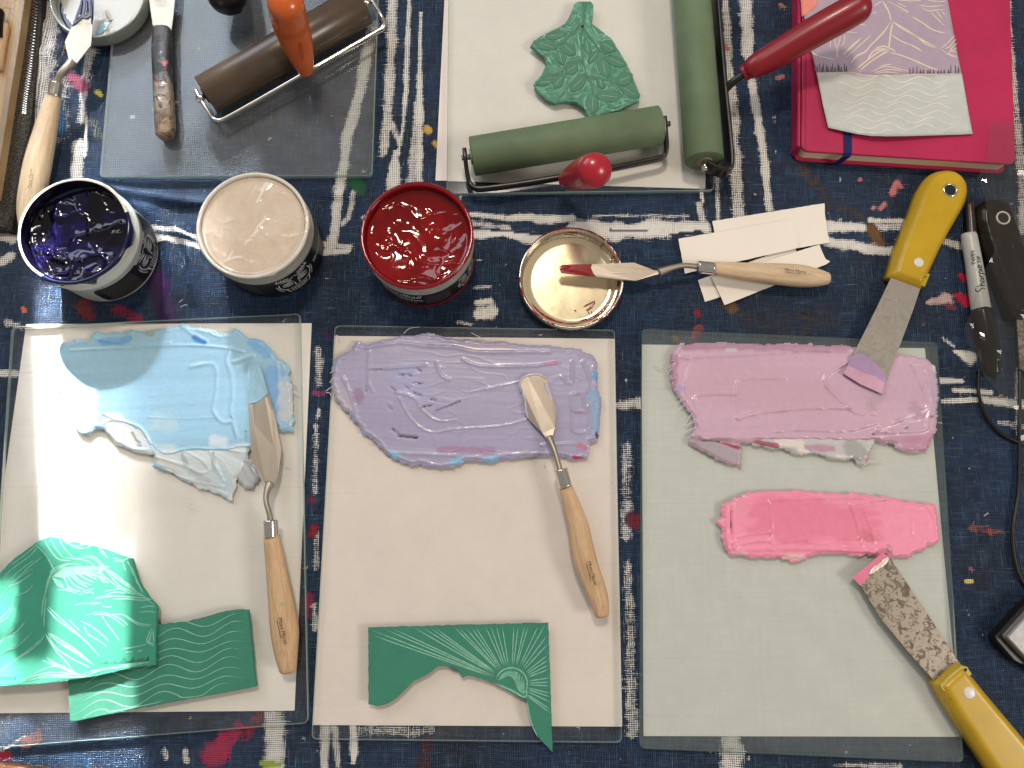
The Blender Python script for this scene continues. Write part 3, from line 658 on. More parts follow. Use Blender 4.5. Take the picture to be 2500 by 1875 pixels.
smear('paint_smear', 'lavender paint spread across the top of the middle glass', q(15,(170,480),(200,370),(300,310),(330,265),(400,280),(500,265),(620,225),(720,215),(860,215),(1000,245),(1150,260),(1320,262),(1450,290),(1650,300),(1800,310),(1880,335),(1940,370),(1950,450),(1950,560),(1975,650),(1965,850),(1955,920),(1900,930),(1890,1040),(1820,1055),(1700,1020),(1560,1020),(1300,1050),(1200,1070),(1060,1055),(1020,1090),(940,1105),(830,1105),(760,1080),(700,1090),(640,1060),(580,1040),(520,990),(470,930),(380,870),(330,790),(240,700),(190,640),(170,560)),
    lav, .0009, [(q(15,(400,300),(620,270),(800,290),(1000,300),(1150,330),(1450,330),(1640,330)), .0007, 6), (q(15,(1050,380),(1180,425),(1500,425),(1700,400)), .0006, 5), (q(15,(420,440),(560,440),(800,420)), .0006, 5), (q(15,(420,330),(410,500),(440,600)), .0005, 5), (q(15,(870,400),(900,480),(960,520)), .0005, 5),
        (q(15,(620,640),(700,780),(830,870),(1000,850),(1300,830),(1480,790)), .0004, 3), (q(15,(750,700),(870,790),(1000,790)), .0004, 3), (q(15,(1100,600),(1300,560),(1430,530)), .0003, 3), (q(15,(1790,400),(1780,540),(1720,500)), .0007, 6), (q(15,(1860,610),(1860,720),(1790,720),(1780,620),(1860,610)), .0006, 4), (q(15,(1900,700),(1890,860),(1790,860),(1790,720)), .0006, 4),
        (q(15,(1860,400),(1900,500),(1890,600)), .0006, 6), (q(15,(560,1010),(800,1020),(1000,1030)), .0005, 5), (q(15,(1580,960),(1800,950),(1830,990)), .0005, 5), (q(15,(240,500),(300,640),(340,800)), .0005, 6), (q(15,(600,600),(720,640),(760,700)), .0005, 5), (q(15,(860,740),(1020,650)), .0004, 3)],
        [(q(15,(200,560),(260,700)), 22, (.48,.42,.50), .7), (q(15,(340,600),(350,640)), 16, (.30,.14,.30), .6), (q(15,(900,990),(1250,990)), 9, (.38,.19,.36), .7), (q(15,(580,1020),(620,1030)), 12, (.25,.48,.68), .9), (q(15,(980,1070),(1040,1060)), 11, (.22,.48,.70), .9), (q(15,(1200,1062),(1270,1055)), 9, (.22,.46,.70), .9), (q(15,(1930,600),(1960,850)), 16, (.22,.40,.62), .75), (q(15,(1940,480),(1945,500)), 8, (.12,.36,.66), .9),
         (q(15,(1600,415),(1680,400)), 6, (.55,.16,.32), .8), (q(15,(1840,960),(1870,970)), 9, (.55,.12,.22), .7), (q(15,(1800,1040),(1860,1050)), 5, (.45,.02,.10), .9), (q(15,(560,290),(720,250)), 18, (.42,.38,.52), .7), (q(15,(1100,290),(1400,300)), 16, (.44,.36,.48), .7), (q(15,(650,480),(760,600)), 36, (.36,.38,.62), .55), (q(15,(1955,880),(1958,905)), 5, (.01,.02,.08), .9), (q(15,(1800,740),(1880,745)), 4, (.42,.20,.36), .7)],
    ang=-.06, seed=21, holes=[(q(15,(865,730),(1030,665)), 1.5), (q(15,(620,895),(740,908)), 3), (q(15,(575,850),(620,890)), 1.8), (q(15,(440,450),(500,448)), 1.5), (q(15,(740,440),(765,460)), 1.6), (q(15,(620,485),(660,482)), 1.3), (q(15,(680,485),(700,490)), 1.6), (q(15,(720,605),(770,625)), 1.5), (q(15,(780,700),(840,690)), 1.5), (q(15,(720,540),(775,543)), 1.2), (q(15,(565,570),(595,590)), 1.4), (q(15,(830,648),(865,655)), 1.4), (q(15,(550,700),(570,720)), 1.3), (q(15,(665,565),(685,575)), 1.3), (q(15,(395,560),(398,600)), 1.1)])
mau = (.62,.41,.53)
smear('paint_smear', 'thin grey and mauve paint scrap below the mauve spread, pointed to the left', q(17,(455,880),(480,865),(560,880),(800,890),(800,1048),(680,1010),(560,950)), (.45,.30,.38), .0005, [(q(17,(480,885),(560,930),(760,1030)), .0005, 5)], [(q(17,(560,890),(760,960)), 22, (.42,.40,.42), .7), (q(17,(660,885),(790,925)), 4, (.40,.02,.10), .9)], ang=-.35, seed=31, streak=.0003)
smear('paint_smear', 'white and grey paint trail under the mauve spread on the right glass', q(17,(870,860),(1100,850),(1700,860),(1690,900),(1655,1000),(1620,1035),(1560,990),(1480,995),(1400,985),(1300,945),(1260,940),(1230,970),(1170,955),(1100,930),(1000,910),(900,895)), (.56,.55,.55), .0007, [(q(17,(1300,950),(1450,985),(1600,985)), .0006, 5), (q(17,(1690,880),(1650,990),(1625,1080)), .0010, 5), (q(17,(900,880),(1050,915),(1200,930)), .0006, 5)],
    [(q(17,(1060,870),(1200,900),(1210,950)), 16, (.78,.70,.66), .95), (q(17,(1240,915),(1420,930)), 10, (.50,.26,.38), .85), (q(17,(900,880),(1040,905)), 7, (.36,.02,.09), .8), (q(17,(1660,960),(1630,1020)), 9, (.55,.30,.42), .9), (q(17,(1450,980),(1500,985)), 7, (.75,.72,.70), .9), (q(17,(1550,940),(1600,960)), 26, (.36,.37,.36), .8)], ang=-.1, seed=33)
smear('paint_smear', 'mauve pink paint spread across the top of the right glass', q(17,(335,300),(345,260),(400,225),(500,218),(800,220),(1150,228),(1540,232),(1575,262),(1700,290),(1800,310),(1900,300),(2050,320),(2100,370),(2130,450),(2130,600),(2115,760),(2100,850),(2050,930),(1960,942),(1900,935),(1850,920),(1850,890),(1700,862),(1400,858),(1100,862),(900,860),(860,885),(700,870),(540,865),(480,835),(500,780),(480,700),(430,640),(380,560),(345,500),(330,400)),
    mau, .0011, [(q(17,(400,310),(700,300),(1000,280),(1250,268),(1560,275)), .0008, 7), (q(17,(1250,262),(1560,262)), .0006, 6), (q(17,(1520,340),(1360,470),(1530,655),(1600,690),(1700,695)), .0010, 6), (q(17,(1530,655),(1200,655),(900,690),(780,725)), .0011, 7), (q(17,(778,725),(770,500),(830,458),(1100,452)), .0007, 5), (q(17,(765,560),(500,575),(510,700),(530,850)), .0008, 5),
        (q(17,(540,860),(900,825),(1200,797),(1500,805),(1720,750)), .0011, 8), (q(17,(560,862),(880,855),(1250,856),(1600,862),(1830,815)), .0010, 7), (q(17,(2045,380),(2085,600),(2060,720),(2030,800),(1800,810)), .0010, 8), (q(17,(1600,520),(1690,640),(1750,775)), .0006, 4), (q(17,(1950,360),(2040,560),(2050,655),(1950,690),(1800,770),(1720,800)), .0008, 6),
        (q(17,(400,310),(460,340),(430,480),(430,600)), .0008, 6), (q(17,(1560,340),(1700,430),(1790,470)), .0003, 5), (q(17,(1830,740),(1990,730),(2000,690)), .0007, 5), (q(17,(350,240),(700,235),(1100,240),(1540,245)), .0005, 6), (q(17,(1850,340),(1950,350),(2050,370)), .0006, 5), (q(17,(1880,880),(2040,900)), .0004, 6)],
        [(q(17,(420,240),(900,240),(1500,250)), 12, (.46,.24,.36), .7), (q(17,(340,300),(350,480)), 14, (.43,.20,.33), .7), (q(17,(700,262),(760,262)), 5, (.62,.58,.66), .8), (q(17,(2110,420),(2120,700)), 14, (.46,.40,.52), .75), (q(17,(380,510),(400,520)), 8, (.44,.32,.58), .8), (q(17,(1950,900),(2060,880)), 26, (.50,.23,.36), .7), (q(17,(1720,880),(2000,850)), 9, (.48,.24,.36), .6), (q(17,(1980,660),(2000,690)), 20, (.46,.28,.40), .6), (q(17,(2105,370),(2112,400)), 6, (.75,.70,.68), .9), (q(17,(600,480),(1300,600)), 60, (.60,.37,.47), .4), (q(17,(1740,560),(1680,640)), 16, (.47,.36,.42), .6)],
    ang=.01, seed=41, lap=.00012, streak=.00005, var=.05, holes=[(q(17,(1690,828),(1780,826)), 2.0), (q(17,(1910,790),(1925,785)), 2.0), (q(17,(2080,715),(2100,708)), 2.0)])
smear('paint_smear', 'bright pink paint strip in the middle of the right glass', q(17,(650,1420),(680,1390),(680,1310),(740,1275),(860,1230),(1000,1212),(1200,1215),(1500,1235),(1700,1245),(1850,1270),(1900,1295),(2050,1300),(2110,1312),(2130,1400),(2135,1470))+q(18,(1640,130),(1560,150),(1540,185),(1470,205),(1440,220),(1330,238),(1290,200),(1200,215),(1100,215),(950,205),(800,215),(720,248),(650,258),(560,238),(500,238),(370,235),(300,210),(235,215),(190,140),(180,40)),
    (.92,.31,.46), .0010, [(q(17,(740,1290),(745,1450),(750,1600)), .0009, 6), (q(17,(700,1300),(710,1600)), .0008, 5), (q(17,(990,1280),(1100,1268),(1400,1262),(1780,1262)), .0006, 5), (q(17,(985,1290),(1005,1400),(1000,1560)), .0006, 4), (q(17,(760,1530),(860,1505),(1000,1495)), .0008, 5), (q(17,(760,1600),(850,1560),(1000,1548)), .0008, 5), (q(17,(1020,1570),(1300,1535),(1600,1535)), .0006, 5), (q(17,(1250,1560),(1400,1575),(1620,1578)), .0006, 5),
        (q(18,(260,190),(500,180),(900,180),(1200,200)), .0009, 8), (q(17,(1540,1310),(1590,1450),(1600,1530)), .0007, 5), (q(17,(1550,1305),(1700,1280),(1790,1265)), .0007, 5), (q(17,(1620,1335),(1670,1450),(1700,1560)), .0005, 4), (q(17,(1950,1410),(1955,1490)), .0005, 3), (q(17,(2040,1300),(2110,1400)), .0004, 4), (q(17,(1650,1600),(1790,1590)), .0007, 6), (q(17,(690,1570),(750,1560)), .0005, 5)],
        [(q(18,(600,240),(720,235)), 8, (.80,.52,.52), .8), (q(18,(250,205),(340,210)), 5, (.80,.55,.55), .7), (q(17,(765,1330),(790,1340)), 16, (.82,.34,.40), .7), (q(17,(1640,1520),(1660,1540)), 14, (.58,.20,.26), .7), (q(17,(1000,1400),(1600,1450)), 60, (.72,.13,.21), .4), (q(17,(1700,1270),(1790,1262)), 5, (.82,.38,.42), .7), (q(18,(1300,170),(1310,195)), 8, (.50,.24,.26), .7)],
    ang=.01, seed=51, lap=.00010, streak=.00005, var=.04, holes=[(q(17,(732,1350),(736,1500)), 1.6)])

# ------------------------------------------------------------------ carved linos
LT = .0032
def lino(label, outline, mat, zf=None, lift=0.0, jagged=.00025, seed=1, grid=None):
    t = thing('carved_lino', label, 'lino block')
    top = GT+LT+lift
    P = W2(outline, top); P = ccw(P)
    P = np.array(jag(P, jagged, .002, seed))
    c = P.mean(0); t.location = (c[0], c[1], GT)
    if zf is None:
        V, Fc = prism(P, [(0, GT+lift+.0001), (0, top-.0004), (.0003, top)])
        mesh('block', V, Fc, mat, t)
    else:
        st = .003; xs = np.arange(P[:,0].min(), P[:,0].max(), st); ys = np.arange(P[:,1].min(), P[:,1].max(), st); X, Y = np.meshgrid(xs, ys)
        k = inside(X, Y, P) & (segdist(X, Y, P, True) > st*.5)
        pts = [Vector(p) for p in P]+[Vector((a, b)) for a, b in zip(X[k], Y[k])]
        n = len(P); r = delaunay_2d_cdt(pts, [(i, (i+1) % n) for i in range(n)], [], 1, 1e-7)
        vc = np.array([tuple(v) for v in r[0]]); zt = top+zf(vc[:,0], vc[:,1]); nv = len(vc)
        V = np.concatenate([np.column_stack([vc, zt]), np.column_stack([vc, zt-LT])])
        Fc = [tuple(f) for f in r[2]]+[tuple(reversed([i+nv for i in f])) for f in r[2]]
        Fc += [(b, a, a+nv, b+nv) for a, b in r[1] if False]
        from collections import Counter
        cnt = Counter(); 
        for f in r[2]:
            for i in range(len(f)): cnt[tuple(sorted((f[i], f[(i+1) % len(f)])))] += 1
        for (a, b), k2 in cnt.items():
            if k2 == 1: Fc.append((a, b, b+nv, a+nv))
        mesh('block', V, Fc, mat, t, False)
    zz = (lambda x, y: 0) if zf is None else (lambda x, y: float(zf(np.array([x]), np.array([y]))[0]))
    return t, (lambda u, v, h: (u, v, top+zz(u, v)+.00003+h)), P, top
def cuts(t, mp, top, lines, mat, name='carved_lines', prof=GROOVE):
    L = [(W2(p, top), wd*PX) for p, wd in lines]
    V, Fc = linemesh(L, mp, prof); return mesh(name, V, Fc, mat, t)

# sunrise
t, mp, P, top = lino('green lino with carved sun and rays on the middle glass', q(16,(412,712),(1628,680),(1658,1555),(1570,1470),(1510,1330),(1480,1200),(1380,1150),(1260,1085),(1190,1062),(1120,1040),(1075,1035),(1050,1052),(1030,1020),(1000,985),(940,970),(885,970),(850,1000),(800,1035),(720,1070),(660,1130),(600,1190),(540,1225),(480,1240),(412,1230)), M['lino'])
cx, cy, R = 1378, 1090, 108; L = []
for x, y in [(418,755),(418,722),(500,712),(560,710),(715,708),(775,707),(820,706),(852,705),(985,700),(1015,700),(1060,699),(1100,698),(1130,697),(1200,696),(1235,696),(1275,695),(1315,694),(1395,692),(1425,692),(1470,690),(1495,690),(1565,688),(1610,686),(1628,752),(1630,815),(1632,890),(1633,925),(1635,960),(1636,990),(1637,1050),(1638,1080),(1639,1105),(1640,1155),(1641,1180),(1642,1215),(1643,1265),(1644,1290)]:
    d = math.hypot(x-cx, y-cy); k = (R+6)/d; L.append((q(16,(x,y),(cx+(x-cx)*k, cy+(y-cy)*k)), 1.5))
cuts(t, mp, top, L, M['lino_cut'])
S = []
arc = [(cx+R*math.cos(a), cy-R*math.sin(a)) for a in np.linspace(-.85, 3.05, 16)]; S.append((q(16,*arc), 2.6)); S.append((q(16,(1265,1085),(1380,1135),(1470,1180),(1482,1120)), 3.0))
for i in range(11):
    s = i/10; a0 = 2.9-s*1.8
    S.append((q(16,(cx+R*.9*math.cos(a0), cy-R*.9*math.sin(a0)), (cx+20+20*s, cy-20-50*(1-s)+40*s), (cx+60+30*s, cy+60-60*(1-s)+10)), 2.6))
for i in range(7):
    a0 = 1.2-i*.28; S.append((q(16,(cx+R*.88*math.cos(a0), cy-R*.88*math.sin(a0)), (cx+50+6*i, cy+10+6*i), (cx+85, cy+75)), 2.2))
S.append((q(16,(1484,1200),(1498,1290),(1520,1370),(1560,1455)), 2.2))
cuts(t, mp, top, S, M['lino_cut2'], 'carved_sun')
# waves
t, mp, P, top = lino('green lino with carved wave lines, tucked under the mountain lino', q(14,(446,760),(700,720),(1075,690),(1250,672),(1380,640),(1500,605),(1600,590),(1676,592),(1728,1110),(900,1265),(500,1345),(470,1345)), M['lino'])
L = []
for i in range(11):
    pts = []; yl = 780+i*61.0; yr = 632+i*58.0; ph = i*.35
    for x in range(440, 1740, 40):
        s = (x-440)/1290; y = yl*(1-s)+yr*s+31*math.sin((x-1330)/205*math.pi+ph*.5+.6)*(1+.25*math.sin(i*1.7))
        xl = 452+(y-1050)*.06; xr = 1676+(y-592)*.1
        yb = 1345-(x-470)*.187
        if x > xl+6 and x < xr-4 and y < yb-8 and y > 1000-(x-440)*.36+(0 if x < 1050 else -120): pts.append((x, y))
    if len(pts) > 3: L.append((q(14,*pts), 1.25))
cuts(t, mp, top, L, M['lino_cut'])
# mountain, its near edge curling up
yb, yt = proj_plane(300, 1660, .01)[1], proj_plane(300, 1330, .01)[1]
def curl(x, y):
    s = np.clip((yt-y)/(yt-yb), 0, 1.1); return (.0002+.0034*sst(.25, .75, s))+.0040*s**3*(1-.35*sst(-.31, -.24, x))
t, mp, P, top = lino('bright green lino carved as a mountain with ridges, curling at its near edge', q(14,(-130,470),(0,345),(90,250),(200,170),(270,120),(330,98),(400,105),(440,145),(455,152),(490,130),(560,150),(650,165),(740,195),(860,240),(890,245),(910,320),(940,410),(1000,500),(1065,565),(1070,760),(1075,955),(1000,960),(860,985),(690,1025),(600,1035),(330,1075),(150,1085),(0,1090),(-130,1110)), M['lino_light'], zf=curl, seed=4)
A = lambda *p: q(14, *p); L = []
ridge = [((340,110),(380,180),(430,240)), ((300,120),(350,200),(400,250),(480,260)), ((400,110),(440,180),(500,240)), ((240,150),(310,220),(370,330)), ((430,240),(520,245),(620,240),(720,330),(800,420),(900,470),(1000,510)), ((500,250),(600,265),(700,360),(790,430),(860,470),(960,500)),
  ((540,225),(640,235),(760,350),(860,430),(960,490),(1060,565)), ((620,235),(700,300),(790,380),(860,410),(930,470)), ((740,320),(820,380),(880,440),(950,480)), ((340,350),(370,310),(470,280),(560,290)), ((310,470),(330,380),(380,320),(470,282)), ((300,640),(300,540),(320,440),(350,350)), ((320,700),(315,600),(318,500)),
  ((330,580),(400,650),(500,720),(600,790),(700,895)), ((340,570),(420,640),(540,740),(620,810),(690,880)), ((480,650),(520,690),(560,725)), ((560,660),(640,700),(720,760),(760,800)), ((590,700),(620,750),(690,790),(750,835)), ((585,630),(680,600),(760,620),(840,620),(900,660),(960,690),(1060,700)), ((690,610),(740,680),(790,740),(835,800)), ((640,620),(720,620),(790,650),(860,700)), ((760,620),(830,650),(880,690)), ((850,620),(900,650),(960,680),(1050,690)),
  ((510,560),(570,545),(640,550),(700,545)), ((590,550),(640,540),(700,548)), ((700,562),(740,570),(765,565)), ((620,510),(700,500),(780,470),(860,480)), ((640,520),(740,500),(840,500),(960,510),(1040,520)), ((760,520),(860,515),(960,525),(1030,520)), ((700,470),(760,455),(840,450),(900,470)), ((390,455),(460,460),(530,480)), ((430,445),(500,455),(530,470)), ((540,490),(580,460),(640,450)), ((570,480),(620,470),(640,490)),
  ((330,740),(360,790),(420,870),(480,930),(540,1000)), ((345,735),(420,800),(520,860),(600,910),(670,955)), ((350,745),(400,830),(500,900),(600,950),(640,970)), ((360,740),(440,790),(540,850),(660,950)), ((420,800),(500,840),(600,900)), ((330,740),(300,800),(220,870),(120,930),(20,1000)), ((310,780),(230,850),(100,950),(0,1040)),
  ((350,905),(430,950),(520,990),(580,1020)), ((360,925),(450,960),(540,1010)), ((320,920),(400,950),(480,960)), ((200,1050),(330,980),(420,960),(520,1000),(660,1030)), ((180,1060),(320,1010),(450,1000),(600,1030)), ((150,1070),(300,1040),(450,1030),(640,1032)), ((230,1060),(360,1020),(520,1020)), ((580,1015),(680,985),(800,965),(950,945),(1060,935)), ((600,1030),(720,985),(850,970),(1000,945)), ((700,990),(850,955),(1050,930)),
  ((0,670),(60,610),(110,545)), ((0,690),(70,630),(105,560)), ((0,860),(60,780),(140,730),(200,650)), ((0,830),(80,750),(130,700)), ((20,890),(90,850),(150,830),(260,720)), ((0,520),(60,440),(140,400),(240,330)), ((100,500),(180,470),(230,420)), ((0,400),(90,310),(200,230),(260,160)), ((30,420),(130,330),(240,250)), ((120,370),(200,300),(290,230)), ((60,300),(170,220),(250,150)), ((20,480),(120,380),(240,300)),
  ((1050,700),(1010,790),(1065,830)), ((1055,720),(1025,790),(1060,815)), ((1050,710),(1060,820)), ((1040,740),(1030,800)), ((835,850),(900,840),(980,825),(1010,815)), ((870,870),(920,865)), ((950,865),(985,855)), ((760,240),(830,255),(870,240)), ((770,260),(840,265)), ((830,270),(850,330)), ((860,260),(880,300),(900,360)), ((870,280),(900,340),(930,420)), ((890,300),(930,400),(970,480)), ((660,170),(720,220)), ((680,200),(730,240)), ((470,150),(520,160),(570,150)), ((480,160),(540,175),(620,165)), ((955,575),(1010,565),(1055,568)), ((950,605),(1010,600),(1060,605))]
for r in ridge: L.append((A(*r), 1.9))
for i in range(11):
    s = i/10; L.append((A((350+5*i, 365-6*i), (430+18*i, 370-8*i+10*s), (470+26*i+10*(i % 3), 440-14*i), (560+20*i if i < 8 else 640, 470-16*i)), 2.6-s))
for i in range(8): L.append((A((355+7*i, 370+4*i), (375+7*i, 400+4*i), (395+4*i, 430+2*i)), 2.6))
for i in range(6): L.append((A((410+20*i, 350), (520+30*i, 330+6*i), (640+16*i, 350+10*i), (700+8*i, 410)), 1.6))
cuts(t, mp, top, L, M['lino_cut2'])
Tm = []
for i in range(26):
    x = 700+i*13+random.uniform(-3, 3); b = 955-(i*.8); h = random.uniform(14, 44)*(1 if i > 9 else .6); Tm.append((A((x, b), (x+3, b-h), (x+8, b-4)), .8))
for i in range(8): x = 20+i*18; Tm.append((A((x, 1055), (x+3, 1030), (x+7, 1052)), .8))
cuts(t, mp, top, Tm, M['lino'], 'carved_trees')
# leaf
LEAF = q(3,(1275,25),(1300,12),(1395,8),(1420,40),(1405,180),(1460,220),(1560,300),(1640,430),(1710,560),(1750,660),(1780,730),(1770,775),(1620,850),(1460,890),(1380,905),(1350,840),(1290,790),(1200,780),(1120,800),(1050,765),(980,700),(955,640),(1010,590),(1055,500),(1040,440),(985,395),(932,355),(960,310),(1040,260),(1150,210),(1200,180),(1240,110))
t, mp, P, top = lino('leaf shaped green lino carved with small leaves on the top centre glass', LEAF, M['lino_base'], seed=8)
leaves = [(1130,275,-12,150,60),(1050,350,12,170,70),(1225,380,35,120,80),(1165,445,65,110,62),(1370,360,75,130,46),(1530,360,20,130,80),(1595,475,18,160,72),(1420,440,-58,120,60),(1500,525,68,140,90),(1250,530,-42,120,80),(1660,610,-30,130,90),(1150,625,-60,120,70),(1045,635,-12,130,46),(1300,640,-50,160,84),(1475,645,60,80,50),(1540,745,0,180,80),(1700,710,25,160,66),(1412,800,82,130,84)]
stems = [((1352,20),(1342,150),(1322,300),(1340,480),(1372,600)), ((1372,600),(1500,612),(1640,680),(1750,765)), ((1385,610),(1420,720),(1405,880)), ((1335,480),(1230,480),(1160,560),(1000,600)), ((1320,190),(1220,300),(1140,350)), ((1330,200),(1400,300),(1470,390),(1560,430)), ((1360,590),(1250,640),(1140,780))]
def leafpts(c, k=1.0):
    x, y, a, l, wd = c; a = math.radians(a); out = []
    for s in np.linspace(-1, 1, 13): out.append((s*l*.5*k, wd*.5*k*(1-s*s)**.8))
    for s in np.linspace(1, -1, 13)[1:-1]: out.append((s*l*.5*k, -wd*.5*k*(1-s*s)**.8))
    return [(x+u*math.cos(a)-v*math.sin(a), y+u*math.sin(a)+v*math.cos(a)) for u, v in out]
for c in leaves:
    O = W2(q(3,*leafpts(c, 1.10)), top); V, Fc = prism(O, [(0, top-.0003), (0, top+.00035), (.0003, top+.0005)]); lf = mesh('raised_leaf', V, Fc, M['lino_leaf'], t)
    x, y, a, l, wd = c; a = math.radians(a); mpl = (lambda u, v, h: (u, v, top+.00053+h*.5))
    vein = [(x+s*l*.4*math.cos(a)-6*math.sin(a)*math.sin(s*2), y+s*l*.4*math.sin(a)+6*math.cos(a)*math.sin(s*2)) for s in (-1,-.3,.3,.9)]
    V, Fc = linemesh([(W2(q(3,*vein), top), .9*PX)], mpl, GROOVE); mesh('vein', V, Fc, M['lino_cut'], lf)
ms = []
for s in stems:
    sp = smooth([tuple(p) for p in W2(q(3,*s), top)], 5); ms.append(ribbon(sp, [4.2*PX*(1-.5*i/len(sp)) for i in range(len(sp))], mp, [(-1,0),(-.8,.0004),(.8,.0004),(1,0)]))
V, Fc = join(*ms); mesh('stem_ridge', V, Fc, M['lino_leaf'], t)
L = []; LP = [np.array(leafpts(c, 1.12)) for c in leaves]; out3 = np.array([((x-1000)*3.16, y*3.16) for x, y in LEAF]); ST = [np.array(s, float) for s in stems]
gx_ = np.arange(900, 1810, 6.0); gy_ = np.arange(-10, 930, 6.0); GX, GY = np.meshgrid(gx_, gy_)
FD = np.minimum(np.min([segdist(GX, GY, l_, True) for l_ in LP], 0), np.min([segdist(GX, GY, s_) for s_ in ST], 0)-4)
IN = inside(GX, GY, out3) & ~np.any([inside(GX, GY, l_) for l_ in LP], 0)
def field(x, y):
    i = (y+10)/6; j = (x-900)/6; i0 = int(np.clip(i, 0, len(gy_)-2)); j0 = int(np.clip(j, 0, len(gx_)-2)); a = min(max(i-i0, 0), 1); b_ = min(max(j-j0, 0), 1)
    return (FD[i0,j0]*(1-b_)+FD[i0,j0+1]*b_)*(1-a)+(FD[i0+1,j0]*(1-b_)+FD[i0+1,j0+1]*b_)*a
def free(x, y): return IN[int(np.clip(round((y+10)/6), 0, len(gy_)-1)), int(np.clip(round((x-900)/6), 0, len(gx_)-1))]
tries = 0
while len(L) < 520 and tries < 5000:
    tries += 1; x, y = random.uniform(930, 1780), random.uniform(15, 900)
    if not free(x, y): continue
    pts = [(x, y)]
    for st_ in range(random.randint(5, 9)):
        e = 4; gx = field(x+e, y)-field(x-e, y); gy = field(x, y+e)-field(x, y-e); g = math.hypot(gx, gy)+1e-6
        tx, ty = -gy/g, gx/g
        if len(pts) > 1 and tx*(x-pts[-2][0])+ty*(y-pts[-2][1]) < 0: tx, ty = -tx, -ty
        x += tx*11; y += ty*11
        if not free(x, y): break
        pts.append((x, y))
    if len(pts) > 3: L.append((q(3,*pts), random.uniform(.9, 1.9)))
for i in range(9): L.append((q(3,(1290+i*13,25),(1285+i*13-(8-i)*3,110),(1250+i*14-(8-i)*5,190 if i < 5 else 200)), 1.3))
k2 = len(L)//2
cuts(t, mp, top, L[:k2], M['lino_cut'], 'gouge_marks'); cuts(t, mp, top, L[k2:], M['lino_cut2'], 'pale_gouge_marks')

# ------------------------------------------------------------------ jars of ink
def ink_disc(parent, c, r, z, amp, seed, col, col2, n=110, dish=0.0, name='ink', swirl=0.0, fine=.22):
    xs = np.linspace(-1, 1, n); X, Y = np.meshgrid(xs, xs); R = np.hypot(X, Y)
    wx = X+.25*(fbm(X*1.7+3, Y*1.7, seed)-.5)*2+swirl*Y*np.exp(-R*2); wy = Y+.25*(fbm(X*1.7, Y*1.7+5, seed+1)-.5)*2
    a = fbm(wx*1.3, wy*1.3, seed+2, 2); rd = 1-np.abs(fbm(wx*1.3, wy*1.9, seed+3, 2)-.5)*4; rd = np.clip(rd, 0, 1)**3
    rd2 = np.clip(1-np.abs(fbm(wx*3, wy*2.4, seed+6, 2)-.5)*5, 0, 1)**2
    h = amp*((a-.5)*1.6 + rd*.55 + rd2*fine) - dish*(1-R**2)
    h = h*(1-sst(.85, .99, R)*.8) + .001*sst(.93, 1, R)
    V = np.column_stack([(c[0]+X*r).ravel(), (c[1]+Y*r).ravel(), (z+h).ravel()])
    idx = np.arange(n*n).reshape(n, n); k = R < 1.0; kk = k[:-1,:-1] & k[1:,:-1] & k[:-1,1:] & k[1:,1:]
    Q = np.stack([idx[:-1,:-1], idx[:-1,1:], idx[1:,1:], idx[1:,:-1]], -1)[kk]
    used = np.unique(Q); re = np.zeros(n*n, int); re[used] = np.arange(len(used))
    m = sst(.4, .65, fbm(X*3, Y*3, seed+8))[...,None]; C = np.array(col)*(1-m)+np.array(col2)*m
    C4 = np.column_stack([C.reshape(-1, 3), np.ones(n*n)])
    return mesh(name, V[used], re[Q], M['ink'], parent, True, {'paint': C4[used]})
def cylpatch(c, r, a0, a1, z0, z1, corner=.0, n=40):
    V = []; Fc = []; L = abs(a1-a0)*r
    for i in range(n+1):
        s = i/n; a = a0+(a1-a0)*s; e = min(s, 1-s)*L; k = 0
        if corner and e < corner: k = corner-math.sqrt(max(0, corner**2-(corner-e)**2))
        for j in range(5):
            z = (z0+k)+(z1-z0-2*k)*j/4; V.append((c[0]+r*math.cos(a), c[1]+r*math.sin(a), z))
    for i in range(n):
        for j in range(4): b = i*5+j; Fc.append((b, b+5, b+6, b+1))
    return V, Fc
def cylmap(c, r, a, zc):
    """u to the right when the label is read, v up, origin at angle a and height zc"""
    return lambda u, v, h=0: (c[0]+(r+h)*math.cos(a+u/r), c[1]+(r+h)*math.sin(a+u/r), zc+v)
def skull(parent, mp, s):
    L = []
    for sx in (-1, 1):
        for rr in (3.0, 2.0, 1.0): L.append(([(sx*5.2+rr*1.25*math.cos(a), 1.5+rr*.85*math.sin(a)+sx*0) for a in np.linspace(0, 2*math.pi, 14)], .32))
        L.append(([(sx*10.5, 6), (sx*11.5, 1), (sx*9.5, -4), (sx*6, -6)], .45)); L.append(([(sx*9.5, 7.5), (sx*5, 6.5), (sx*2, 5)], .5)); L.append(([(sx*12, 9), (sx*8, 9.5), (sx*3, 7.5), (0, 9)], .4))
        L.append(([(sx*1.0, 0), (sx*1.8, -3), (sx*.4, -3.4)], .35)); L.append(([(sx*13, 4), (sx*12.6, -2), (sx*10.5, -7)], .3))
        for k in range(4): L.append(([(sx*(3+k*2.3), 11+.6*k), (sx*(4+k*2.3), 9.5), (sx*(5+k*2.2), 11)], .35))
        L.append(([(sx*8.6, -4), (sx*8.0, -8), (sx*6.6, -11)], .4))
    for y in (-5.5, -8.0, -10.2): L.append(([(-6.5, y+.5), (0, y-.3), (6.5, y+.5)], .28))
    for k in range(-3, 4): L.append(([(k*1.8, -5.2), (k*1.75, -7.8)], .22)); L.append(([(k*1.7, -8.2), (k*1.6, -10.2)], .22))
    V, Fc = linemesh([([(a*s*.001, b*s*.001) for a, b in p], wd*s*.001) for p, wd in L], mp); mesh('skull_print', V, Fc, M['print_white'], parent)
